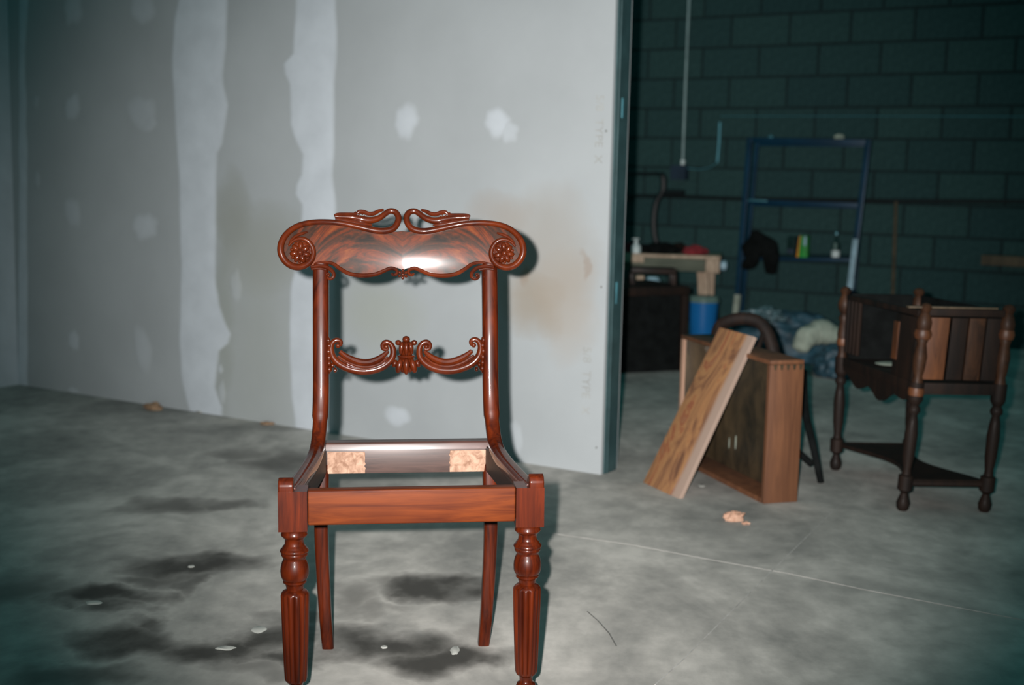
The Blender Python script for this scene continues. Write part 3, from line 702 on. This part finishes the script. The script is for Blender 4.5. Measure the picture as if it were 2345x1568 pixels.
for k in 'ABCD':
    m_ = MB(); n = 14
    pts = [rel(cb_, at2(k, z)) for z, r_ in lp]; m_.tube(pts, [r_ for z, r_ in lp], n, ref=(1, 0, 0), caps=False)
    m_.f.append(tuple(range(n)))
    for i in range(0, 1): m_.f.append(tuple((len(lp) - 1) * n + j for j in range(n)))
    m_.build('leg', M['darkwood'], cb_, ang=50)
    # half-turned upper posts
    up = [(.40, .018), (.42, .014), (.44, .018), (.48, .021), (.52, .015), (.535, .020), (.55, .013), (.565, .022), (.585, .024), (.605, .018), (.615, .013), (.63, .020), (.64, .014)]
    m_ = MB(); m_.tube([rel(cb_, at2(k, z)) for z, r_ in up], [r_ for z, r_ in up], n, ref=(1, 0, 0)); m_.build('corner_spindle', M['midwood'], cb_, ang=50)
for k, z0, z1, w_ in (('B', .352, .392, .024), ('B', .535, .562, .026), ('C', .538, .566, .025), ('A', .44, .468, .021)):
    m_ = MB().tube([rel(cb_, at2(k, z0)), rel(cb_, at2(k, (z0 + z1) / 2)), rel(cb_, at2(k, z1))], [w_ * .9, w_ * 1.05, w_ * .9], 14, ref=(1, 0, 0)); tag(m_.build('rubbed_bead', M['orangewood'], cb_), 'bead rubbed to orange wood')
def panel(k1, k2, z0, z1, s0, s1, th, name, mat, off=0.0, bev=.001):
    a0, a1 = at2(k1, z0), at2(k1, z1); b0, b1 = at2(k2, z0), at2(k2, z1)
    q = [a0.lerp(b0, s0), a0.lerp(b0, s1), a1.lerp(b1, s1), a1.lerp(b1, s0)]
    nn = (q[1] - q[0]).cross(q[3] - q[0]).normalized()
    q = [rel(cb_, p + nn * off) for p in q]
    return MB().hexa([p - nn * th / 2 for p in q], [p + nn * th / 2 for p in q]).build(name, mat, cb_, bevel=bev)
panel('B', 'C', .365, .40, .06, .94, .02, 'front_rail', M['darkwood'])
panel('B', 'C', .41, .60, .04, .30, .012, 'door_panel', M['orangewood'])
for i, (s0, s1) in enumerate(((.33, .52), (.54, .73), (.75, .93))):
    panel('B', 'C', .41, .60, s0, s1, .012, 'door_panel', M['midwood'] if i == 1 else M['darkwood'])
panel('B', 'C', .605, .626, .04, .95, .018, 'top_rail', M['darkwood'])
tag(panel('B', 'C', .628, .634, -.22, .85, .024, 'top_edge_strip', M['stick']), 'pale top edge strip')
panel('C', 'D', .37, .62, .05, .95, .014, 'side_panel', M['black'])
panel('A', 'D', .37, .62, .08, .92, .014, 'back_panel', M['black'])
panel('B', 'A', .37, .40, .05, .95, .018, 'side_rail', M['darkwood'])
panel('B', 'A', .40, .595, .05, .30, .012, 'side_board', M['darkwood']); panel('B', 'A', .45, .57, .25, .31, .018, 'side_strip', M['orangewood'])
for i in range(3): panel('B', 'A', .405, .59, .08 + .075 * i, .115 + .075 * i, .014, 'split_spindle', M['darkwood'], off=.010)
for i in range(4): panel('B', 'A', .42, .60, .78 + .05 * i, .805 + .05 * i, .012, 'split_spindle', M['darkwood'], off=.0)
panel('B', 'A', .60, .618, .05, .95, .018, 'top_rail', M['darkwood'])
# cabinet floor, scalloped apron, shaped lower shelf
q = [rel(cb_, at2(k, .395)) for k in 'ABCD']; MB().hexa([p - V((0, 0, .008)) for p in q], q).build('cabinet_floor', M['darkwood'], cb_)
ap = []
n = 24
for i in range(n + 1):
    s = .05 + .9 * i / n; ap.append((s, .372 - .055 * abs(sin(pi * s)) ** .6 * (1 + .3 * sin(s * 6 * pi))))
out = [(.05, .385)] + ap + [(.95, .385)]
nrm = V((-(fA - fB).normalized().y, (fA - fB).normalized().x, 0))
MB().prism(out, lambda p, d: rel(cb_, at2('B', p[1]).lerp(at2('A', p[1]), p[0]) + nrm * d), -.006, .006).build('scalloped_apron', M['darkwood'], cb_, ang=50)
for k1, k2 in (('A', 'D'), ('B', 'C')):
    MB().tube([rel(cb_, at2(k1, .088)), rel(cb_, at2(k2, .088))], .012, 8).build('stretcher', M['darkwood'], cb_)
def shelf_pt(p, d):   # p=(s along A->B, t across)
    a = at2('A', .09).lerp(at2('B', .09), p[0]); b_ = at2('D', .09).lerp(at2('C', .09), p[0]); return rel(cb_, a.lerp(b_, p[1]) + V((0, 0, d)))
o1 = [(s / 16, .02 + .30 * sin(pi * s / 16) ** 1.6) for s in range(17)]; o2 = [(s / 16, .98 - .30 * sin(pi * s / 16) ** 1.6) for s in range(16, -1, -1)]
MB().prism(o1 + o2, shelf_pt, -.007, .007).build('shaped_shelf', M['darkwood'], cb_, ang=60)
MB().ell(rel(cb_, at2('A', .40).lerp(at2('C', .40), .33) + V((0, 0, .004))), (.05, .04, .006)).build('pale_scrap', M['rag'], cb_)

# ------------------------------------------------------------ low dark chest and what stands round it
ch = empty('dark_chest'); c0 = Fl(1415, 857); c1 = Fl(1572, 849); dd = (c1 - c0).normalized(); c00 = c0 - dd * .30
chM = frame(c00, dd); ch.matrix_world = chM; Lc = (c1 - c00).length; zc = W(1500, 657, (c0.y + c1.y) / 2).z
tag(ch, 'low dark chest with a brown frame, beside the partition end', 'chest')
MB().box((0, .02, .0), (Lc, .42, zc - .02)).build('body', M['black'], ch, bevel=.004)
MB().box((-.005, .0, zc - .045), (Lc + .005, .43, zc)).build('top_frame', M['darkwood'], ch, bevel=.004)
MB().box((Lc - .04, .0, .0), (Lc, .019, zc - .046)).build('stile', M['darkwood'], ch, bevel=.003)
MB().box((0, .0, .0), (.04, .019, zc - .046)).build('stile', M['darkwood'], ch, bevel=.003)
stl = empty('small_stool'); a = W(1442, 640, c1.y + .12); b_ = W(1545, 640, c1.y + .08); stl.location = ((a + b_) / 2).xy.to_3d() + V((0, 0, zc))
tag(stl, 'small dark brown stool standing on the low chest', 'stool')
ws = (b_ - a).length / 2; hs = W(1490, 612, c1.y + .1).z - zc
MB().box((-ws, -.07, hs - .03), (ws, .07, hs)).build('seat', M['darkwood'], stl, bevel=.005)
for sx in (-1, 1):
    for sy in (-1, 1):
        MB().box((sx * ws * .92 - .013, sy * .05 - .013, 0), (sx * ws * .92 + .013, sy * .05 + .013, hs - .0305)).build('leg', M['darkwood'], stl, bevel=.003)
# blue bucket
bu = empty('blue_bucket'); bl = Fl(1607, 790); bl = W(1607, 780, 7.6); bl.z = 0; bu.location = bl
tag(bu, 'blue plastic bucket with a grey-green rim, behind the wooden drawer', 'bucket')
hb = W(1604, 690, 7.6).z
rt = (W(1641, 700, 7.6).x - W(1571, 700, 7.6).x) / 2
MB().lathe([(0, rt * .72), (.004, rt * .74), (hb * .5, rt * .88), (hb - .02, rt * .98), (hb, rt)], 36).build('body', M['bluebucket'], bu)
MB().lathe([(hb - .002, rt * .98), (hb, rt * 1.05), (hb + .014, rt * 1.06), (hb + .018, rt * .98), (hb + .026, rt * .99), (hb + .034, rt * .93), (hb + .036, rt * .2)], 36).build('lid', M['rim'], bu)
# work bench
wb = empty('work_bench'); Zb = 7.95; a = W(1405, 590, Zb); b_ = W(1650, 590, Zb - .12); wd = (b_ - a); wd.z = 0; Lb = wd.length; wd.normalize()
bM = frame(V((a.x, a.y, 0)), wd); wb.matrix_world = bM; bMi = bM.inverted(); zb = b_.z
tag(wb, 'grimy low work bench of pale timber against the block wall', 'work bench')
def WBp(px, py, off=0): p = bMi @ hit(px, py, bM.translation + bM.to_3x3() @ V((0, off, 0)), bM.to_3x3() @ V((0, 1, 0))); return p
MB().box((-.3, 0, zb - .012), (Lb, .45, zb + .008)).build('bench_top', M['palewood'], wb, bevel=.003)
MB().box((-.3, .004, zb - .09), (Lb - .09, .03, zb - .0125)).build('apron_board', M['greenwood'], wb, bevel=.003)
MB().box((Lb - .088, -.01, zb - .095), (Lb - .004, .10, zb - .0125)).build('end_block', M['palewood'], wb, bevel=.003)
g = WBp(1433, 597); g2 = WBp(1475, 597)
MB().box((g.x - .1, -.02, zb - .045), (g2.x, .0035, zb - .002)).build('edge_board', M['palewood'], wb, bevel=.003)
g = WBp(1608, 625); g2 = WBp(1622, 682)
MB().hexa([(g2.x - .035, .05, .0), (g2.x + .03, .05, .0), (g2.x + .03, .11, 0), (g2.x - .035, .11, 0)], [(g.x - .035, .05, zb - .0955), (g.x + .03, .05, zb - .0955), (g.x + .03, .11, zb - .0955), (g.x - .035, .11, zb - .0955)]).build('leg', M['palewood'], wb, bevel=.003)
for x_, y_ in ((-.25, .08), (-.25, .40), (Lb - .1, .40)): MB().box((x_, y_ - .03, 0), (x_ + .06, y_ + .03, zb - .0125 if y_ > .2 else zb - .0125)).build('leg', M['palewood'], wb, bevel=.003)
def blob(c, r, name, mat, seed, amp=.35, fs=2.2, nu=40, nv=24, zmin=None, M_=None):
    v = []; f = []
    for j in range(nv + 1):
        t = pi * j / nv
        for i in range(nu):
            a = 2 * pi * i / nu; d = V((sin(t) * cos(a), sin(t) * sin(a), cos(t)))
            k = 1 + amp * noise.fractal(d * fs + V((seed, seed * .7, 0)), 1.0, 2.1, 4) - amp * .6 * abs(noise.noise(d * fs * 2 + V((seed, 3, 1))))
            p = V((d.x * r[0] * k, d.y * r[1] * k, d.z * r[2] * k)) + V(c)
            if zmin is not None: p.z = max(p.z, zmin)
            if M_: p = M_ @ p
            v.append(p)
    for j in range(nv):
        for i in range(nu):
            k = (i + 1) % nu; f.append((j * nu + i, j * nu + nu + i, j * nu + nu + k, j * nu + k))
    return MB().add(v, f).build(name, mat)
def world_at(bm_, p): return bm_ @ V(p)
g = WBp(1510, 575, .15); o = blob((g.x, .15, zb + .03), (.13, .09, .045), 'dark_cloth', M['black'], 3, zmin=zb + .009, M_=bM); tag(o, 'heap of black cloth on the work bench', 'cloth')
g = WBp(1592, 572, .12); o = blob((g.x, .12, zb + .025), (.075, .07, .038), 'red_cloth', M['red'], 5, zmin=zb + .009, M_=bM); tag(o, 'crumpled red cloth on the work bench', 'cloth')
g = WBp(1553, 575, .26); o = blob((g.x, .28, zb + .025), (.055, .05, .045), 'brown_cloth', M['darkwood'], 8, zmin=zb + .009, M_=bM); tag(o, 'brown cloth between the red and the black cloth', 'cloth')
# white pump bottle
pb = empty('pump_bottle'); g = WBp(1456, 583, .05); pb.location = bM @ V((g.x, .05, zb + .008)); tag(pb, 'white pump bottle on the work bench near the partition', 'bottle')
pb.rotation_euler = (0, 0, .3)
MB().lathe([(0, .026), (.004, .030), (.040, .030), (.052, .022), (.058, .012), (.064, .012)], 24).build('body', M['white'], pb)
MB().lathe([(.0645, .013), (.073, .013), (.075, .006), (.088, .006)], 16).box((-.030, -.006, .084), (.016, .006, .092)).build('pump_head', M['white'], pb)
rb_ = empty('red_tin'); g = WBp(1438, 585, .06); rb_.location = bM @ V((g.x, .09, zb + .008)); tag(rb_, 'small red tin beside the white pump bottle', 'tin')
MB().lathe([(0, .022), (.05, .022), (.052, .020)], 20).build('body', M['red'], rb_)
MB().lathe([(.0525, .0215), (.06, .0215), (.062, .018)], 20).build('lid', M['red'], rb_)
g = WBp(1655, 608, .03)
ro = MB(); 
for a_, r_ in ((0, 1),): pass
ro.tube([bM @ V((Lb + .004, .06, zb - .052)), bM @ V((Lb + .035, .06, zb - .052))], .03, 20, caps=True)
tag(ro.build('tape_roll', M['paleblue']), 'pale blue tape roll on the end of the work bench', 'tape')
# objects glimpsed under the bench
g = W(1466, 640, 7.6); o = MB().box((g.x - .03, 7.57, 0), (g.x + .02, 7.65, W(1466, 630, 7.6).z)).build('timber_offcut', M['palewood'], bevel=.003); tag(o, 'upright pale timber offcut seen under the small stool', 'timber')
g = W(1492, 640, 7.6); o = MB().lathe([(0, .045), (W(1492, 634, 7.6).z - .02, .045), (W(1492, 634, 7.6).z, .03)], 20, (g.x + .01, 7.62, 0)).build('blue_jug', M['paleblue']); tag(o, 'pale blue canister seen under the small stool', 'canister')

# ------------------------------------------------------------ block wall fittings
def wtube(pts, r, name, mat, off, parent=None, n=10):
    q = [MBW @ BW(a, b_, off) for a, b_ in pts]; return MB().tube(q, r, n).build(name, mat, parent)
cf = empty('electrical_conduit'); cf.location = MBW @ BW(1560, 372, .03)
tag(cf, 'long thin pale conduit running down the block wall to a switch box', 'conduit')
def cfb(m_, name, mat):
    m_.v = [tuple(V(p) - cf.location) for p in m_.v]; return m_.build(name, mat, cf)
cfb(MB().tube([MBW @ BW(a, b_, .03) for a, b_ in ((1582, -160), (1578, 0), (1570, 190), (1564, 365))], .0085, 10), 'pipe', M['conduit'])
cfb(MB().tube([MBW @ BW(1564, 366, .03), MBW @ BW(1563, 377, .03)], .016, 12), 'connector', M['white'])
p0 = MBW @ BW(1542, 412, .0); 
a = BW(1540, 378, .03); b_ = BW(1573, 412, .03); mb_ = MB().box((a.x, -.06, b_.z), (b_.x, .0, a.z), MBW); cfb(mb_, 'switch_box', M['boxsteel'])
o = wtube([(1649, 280), (1647, 325), (1643, 372)], .0095, 'conduit_stub', M['bluesteel'], .03); o.data.materials[0] = M['steel_and_glint']; tag(o, 'short loose blue-grey pipe upright on the wall beside the conduit', 'pipe')
o = wtube([(1575, 385), (1600, 388), (1625, 384), (1641, 374)], .004, 'thin_cable', M['steel_and_glint'], .02, n=8); tag(o, 'thin cable sagging between the switch box and the loose pipe', 'cable')
o = wtube([(1380, 447), (1560, 450), (1700, 455), (2000, 459), (2345, 461), (2500, 462)], .013, 'wall_pipe', M['blackpipe'], .03); tag(o, 'long black pipe running level along the block wall', 'pipe')
o = wtube([(1650, 266), (2000, 266), (2345, 267), (2500, 268)], .0025, 'taut_wire', M['steel_and_glint'], .05, n=6); tag(o, 'thin pale wire stretched along the upper block wall', 'wire')
q = cr([(1400, 397), (1480, 398), (1515, 400), (1520, 425), (1517, 440), (1504, 462), (1498, 500), (1500, 540), (1508, 566)], 4)
hs_ = empty('black_hose'); tag(hs_, 'black hose dropping from the block wall onto the bench cloth', 'hose'); hs_.location = MBW @ BW(1517, 440, .06)
m_ = MB().tube([MBW @ BW(a, b_, .085) for a, b_ in q], [.014 if a < 1512 and b_ < 410 else .024 for a, b_ in q], 10); m_.v = [tuple(V(p) - hs_.location) for p in m_.v]; m_.build('pipe', M['blackpipe'], hs_)
m_ = MB().tube([MBW @ BW(1517, 439, .085), MBW @ BW(1566, 441, .085)], .022, 10); m_.v = [tuple(V(p) - hs_.location) for p in m_.v]; m_.build('branch', M['blackpipe'], hs_)
o = MB().tube([MBW @ BW(2052, 462, .05), MBW @ BW(2045, 665, .22), MBW @ (BW(2043, 760, .35) * 1)], .011, 8); ob = o.build('wooden_stick', M['stick']); tag(ob, 'thin brown wooden stick leaning on the block wall', 'stick')
a = BW(2255, 582, .02); b_ = BW(2400, 612, .02); o = MB().box((a.x, -.12, b_.z), (b_.x + .4, -.0005, a.z), MBW).build('wall_shelf', M['stick'], bevel=.003); tag(o, 'brown wooden shelf on the block wall at the right edge', 'shelf')

# ------------------------------------------------------------ blue steel rack
rk = empty('blue_steel_rack'); OFF = .50
rk.location = (MBW @ BW(1830, 700, OFF)); rk.location.z = 0
tag(rk, 'blue steel shelf rack standing in front of the block wall', 'rack')
def RP(px, py, off=OFF): return rel(rk, MBW @ BW(px, py, off))
fL = Fl(1684, 800); 
def barx(a, b_, w_, d_, name, mat): 
    return MB().tube([a, b_], w_, 4, 1.2, 1.2 * d_ / w_ if d_ else 1.2, ref=D, caps=False).build(name, mat, rk, smooth=False)
def cap_(m_): return m_
def post(px0, py0, px1, py1, off, w_=.022):
    a = RP(px0, py0, off); b_ = RP(px1, py1, off)
    # extend to the floor
    t = (-a.z) / (b_.z - a.z); b2 = a + (b_ - a) * t
    s = D * w_ / 2; k = NB * w_ / 2
    return MB().hexa([b2 - s - k, b2 + s - k, b2 + s + k, b2 - s + k], [a - s - k, a + s - k, a + s + k, a - s + k]).build('post', M['bluesteel'], rk, bevel=.002)
pL = post(1718, 316, 1688, 700, OFF, .032); pR = post(1990, 320, 1948, 660, OFF, .032)
post(1735, 322, 1702, 680, .08, .026); post(1986, 322, 1958, 640, .08, .026)
def hbar(px0, py0, px1, py1, off, h_, name='crossbar', mat='bluesteel', d_=.02):
    a = RP(px0, py0, off); b_ = RP(px1, py1, off); k = NB * d_ / 2; z = V((0, 0, h_ / 2))
    return MB().hexa([a - k - z, b_ - k - z, b_ + k - z, a + k - z], [a - k + z, b_ - k + z, b_ + k + z, a + k + z]).build(name, M[mat], rk, bevel=.002)
hbar(1718, 320, 1990, 325, OFF, .030); hbar(1735, 330, 1986, 332, .08, .025)
hbar(1706, 461, 1972, 470, OFF, .028); hbar(1720, 467, 1972, 474, .08, .025)  # next: bar-edge highlight, painted as a pale strip
tag(hbar(1713, 458, 1757, 460, OFF + .013, .010, 'edge_highlight', 'steel_and_glint', .004), 'highlight painted on the bar edge')
a, b_, c, d = RP(1697, 588), RP(1960, 592), RP(1960, 590, .08), RP(1714, 586, .08)
MB().hexa([a - V((0, 0, .02)), b_ - V((0, 0, .02)), c + V((0, 0, a.z - c.z - .02)), d + V((0, 0, a.z - d.z - .02))], [a, b_, c + V((0, 0, b_.z - c.z)), d + V((0, 0, a.z - d.z))]).build('shelf', M['bluesteel'], rk, bevel=.002)
zs = (a.z + b_.z) / 2 + rk.location.z
def section(px0, py0, px1, py1, w_, mat):  # pale lengths of the front posts, lighter than the blue steel
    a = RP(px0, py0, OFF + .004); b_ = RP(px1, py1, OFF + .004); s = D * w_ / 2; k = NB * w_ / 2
    return MB().hexa([b_ - s - k, b_ + s - k, b_ + s + k, b_ - s + k], [a - s - k, a + s - k, a + s + k, a - s + k]).build('pale_section', M[mat], rk, bevel=.002)
tag(section(1690, 674, 1685, 722, .035, 'rag'), 'pale section of the left post'); tag(section(1961, 547, 1947, 662, .034, 'paleblue'), 'pale lower part of the right post')
def shelf_loc(px, off=.30): p = MBW @ BW(px, 588, off); p.z = zs + .001; return p
def rackobj(name, px, off=.3): o = empty(name, shelf_loc(px, off)); o.rotation_euler = (0, 0, math.atan2(D.y, D.x)); return o
o = rackobj('green_carton', 1838, .42); tag(o, 'green carton with an orange side on the blue rack shelf', 'carton')
h_ = .135
MB().hexa([(-.018, -.03, 0), (.036, -.03, 0), (.036, .03, 0), (-.018, .03, 0)], [(-.010, -.03, h_), (.030, -.03, h_), (.030, .03, h_), (-.010, .03, h_)]).build('box', M['green'], o, bevel=.002)
MB().hexa([(-.032, -.0305, 0), (-.0185, -.0305, 0), (-.0185, .03, 0), (-.032, .03, 0)], [(-.018, -.0305, h_), (-.0105, -.0305, h_), (-.0105, .03, h_), (-.018, .03, h_)]).build('side_flap', M['orange'], o, bevel=.001)
MB().box((.012, -.034, h_ * .55), (.030, -.0305, h_ * .97)).build('paper_label', M['paleblue'], o)
o = rackobj('dark_carton', 1816, .42); tag(o, 'dark green carton left of the green and orange carton', 'carton')
MB().box((-.034, -.03, 0), (.018, .03, .13)).build('box', M['bottle'], o, bevel=.003); MB().box((-.030, -.031, .02), (.014, -.0302, .05)).build('paper_label', M['boxsteel'], o)
o = rackobj('spray_bottle', 1913, .42); tag(o, 'dark glass bottle with a white label on the blue rack shelf', 'bottle')
MB().lathe([(0, .022), (.003, .025), (.085, .026), (.105, .018), (.120, .009), (.150, .008)], 24).build('body', M['bottle'], o)
MB().lathe([(.1505, .010), (.165, .010), (.168, .007)], 16).build('cap', M['steel_and_glint'], o)
MB().lathe([(.012, .0262), (.052, .0268)], 24).build('paper_label', M['white'], o); MB().box((-.006, -.029, .056), (.014, -.0255, .10)).build('glass_glint', M['rim'], o).name = 'neck_glint'  # small box paints a glint on the bottle glass
# black garment over the rack
def garment():
    out = [(1722, 528), (1735, 527), (1750, 536), (1768, 545), (1780, 556), (1783, 575), (1786, 590), (1780, 605), (1776, 625), (1762, 627), (1752, 622), (1754, 600), (1750, 590), (1742, 588), (1735, 605), (1722, 616), (1702, 616), (1697, 606), (1706, 590), (1700, 575), (1698, 562), (1712, 548)]
    c = (1742, 575); v = []; f = []; rings = 7; n = len(out) * 3
    oo = cr(out + [out[0]], 3)[:-1]
    n = len(oo)
    for side in (1, -1):
        for j in range(rings + 1):
            t = j / rings
            for i, q in enumerate(oo):
                px = c[0] + (q[0] - c[0]) * t; py = c[1] + (q[1] - c[1]) * t
                dep = sqrt(max(0, 1 - t * t)) * .05 * side + .012 * noise.noise((px * .12, py * .05, side))
                v.append(MBW @ BW(px, py, OFF + .075 + dep))
    for s_ in range(2):
        b0 = s_ * (rings + 1) * n
        for j in range(rings):
            for i in range(n):
                k = (i + 1) % n; f.append((b0 + j * n + i, b0 + j * n + k, b0 + j * n + n + k, b0 + j * n + n + i))
    return MB().add(v, f)
g = garment(); o = g.build('black_jacket', M['black']); tag(o, 'limp black garment hanging from the left post of the blue rack', 'jacket')
p = MBW @ BW(1922, 308, OFF); p.z = (MBW @ BW(1922, 318, OFF)).z + .012; o = blob(p, (.032, .02, .018), 'paper_scrap', M['rag'], 9, zmin=p.z - .012); tag(o, 'pale crumpled paper on the top bar of the blue rack, right side', 'paper')
p = MBW @ BW(1765, 312, OFF); p.z = (MBW @ BW(1765, 316, OFF)).z + .008; o = blob(p, (.018, .012, .009), 'paper_scrap', M['steel_and_glint'], 11, zmin=p.z - .008); tag(o, 'tiny bluish scrap on the top bar of the blue rack, left side', 'paper')
# plastic sheet heap and pale sack by the wall
def heap(px, py, Z, r, name, mat, seed, **k):
    p = W(px, py, Z); c = V((p.x, p.y, r[2] * .45)); return blob(c, r, name, mat, seed, zmin=.002, **k)
tag(heap(1795, 780, 7.15, (.30, .20, .20), 'plastic_sheet', M['tarp'], 2, amp=.22, fs=1.9, nu=72, nv=44), 'crumpled blue plastic sheeting heaped by the block wall', 'plastic sheet')
tag(heap(1935, 800, 6.55, (.15, .13, .12), 'plastic_sheet', M['tarp'], 14, amp=.22, fs=2, nu=56, nv=34), 'dark blue plastic heap lying beneath the pale sack', 'plastic sheet')
p = W(1878, 782, 6.72); o = MB()
q = cr([tuple(W(1832, 800, 6.65)), tuple(W(1845, 775, 6.66)), tuple(W(1870, 762, 6.68)), tuple(W(1900, 765, 6.7)), tuple(W(1925, 772, 6.72))], 8)
o.tube(q, [.030 + .036 * sin(pi * (i + 2) / (len(q) + 3)) * (1 + .35 * noise.noise((i * .4, 2, 1))) for i in range(len(q))], 20)
o.v = [tuple(V(p_) + V((.012 * noise.noise(V(p_) * 14), .012 * noise.noise(V(p_) * 15), .014 * noise.noise(V(p_) * 17)))) for p_ in o.v]
tag(o.build('pale_sack', M['rag']), 'pale grey cloth sack draped over the blue plastic heap', 'sack')
p = W(1750, 722, 7.0); o = blob(p + V((0, 0, .0)), (.10, .09, .045), 'plastic_bag', M['paleblue'], 21, amp=.5); o.data.materials[0] = plain('grey_blue_film', (.10, .17, .19, 1), .5, 0, .5, 16); tag(o, 'grey translucent bag on top of the blue plastic heap', 'bag')

# ------------------------------------------------------------ scraps on the floor
def scrap(px, py, hx, hy, h, name, mat, seed, label):
    a = Fl(px, py); a2 = Fl(px + hx, py); rx = abs(a2.x - a.x)
    o = blob((0, 0, h * .4), (rx, rx * hy, h), name, mat, seed, amp=.4, fs=1.5, nu=28, nv=16, zmin=.0005); o.location = (a.x, a.y, 0); tag(o, label, 'scrap'); return o
scrap(1682, 1192, 24, .5, .022, 'wood_scrap', M['debris'], 4, 'pale orange torn wood scrap on the floor in front of the drawer')
scrap(1708, 1200, 10, .6, .006, 'wood_chip', M['debris'], 6, 'small flat chip at the right of the pale orange wood scrap')
scrap(352, 938, 22, .5, .022, 'wood_scrap', M['tan'], 12, 'brown scrap on the floor against the far part of the drywall')
scrap(612, 972, 15, .5, .010, 'wood_scrap', M['tan'], 15, 'small tan scrap at the foot of the drywall nearest the chair')
scrap(470, 944, 22, .4, .006, 'plaster_crumb', M['splat'], 17, 'plaster crumbs at the foot of the wide compound strip')
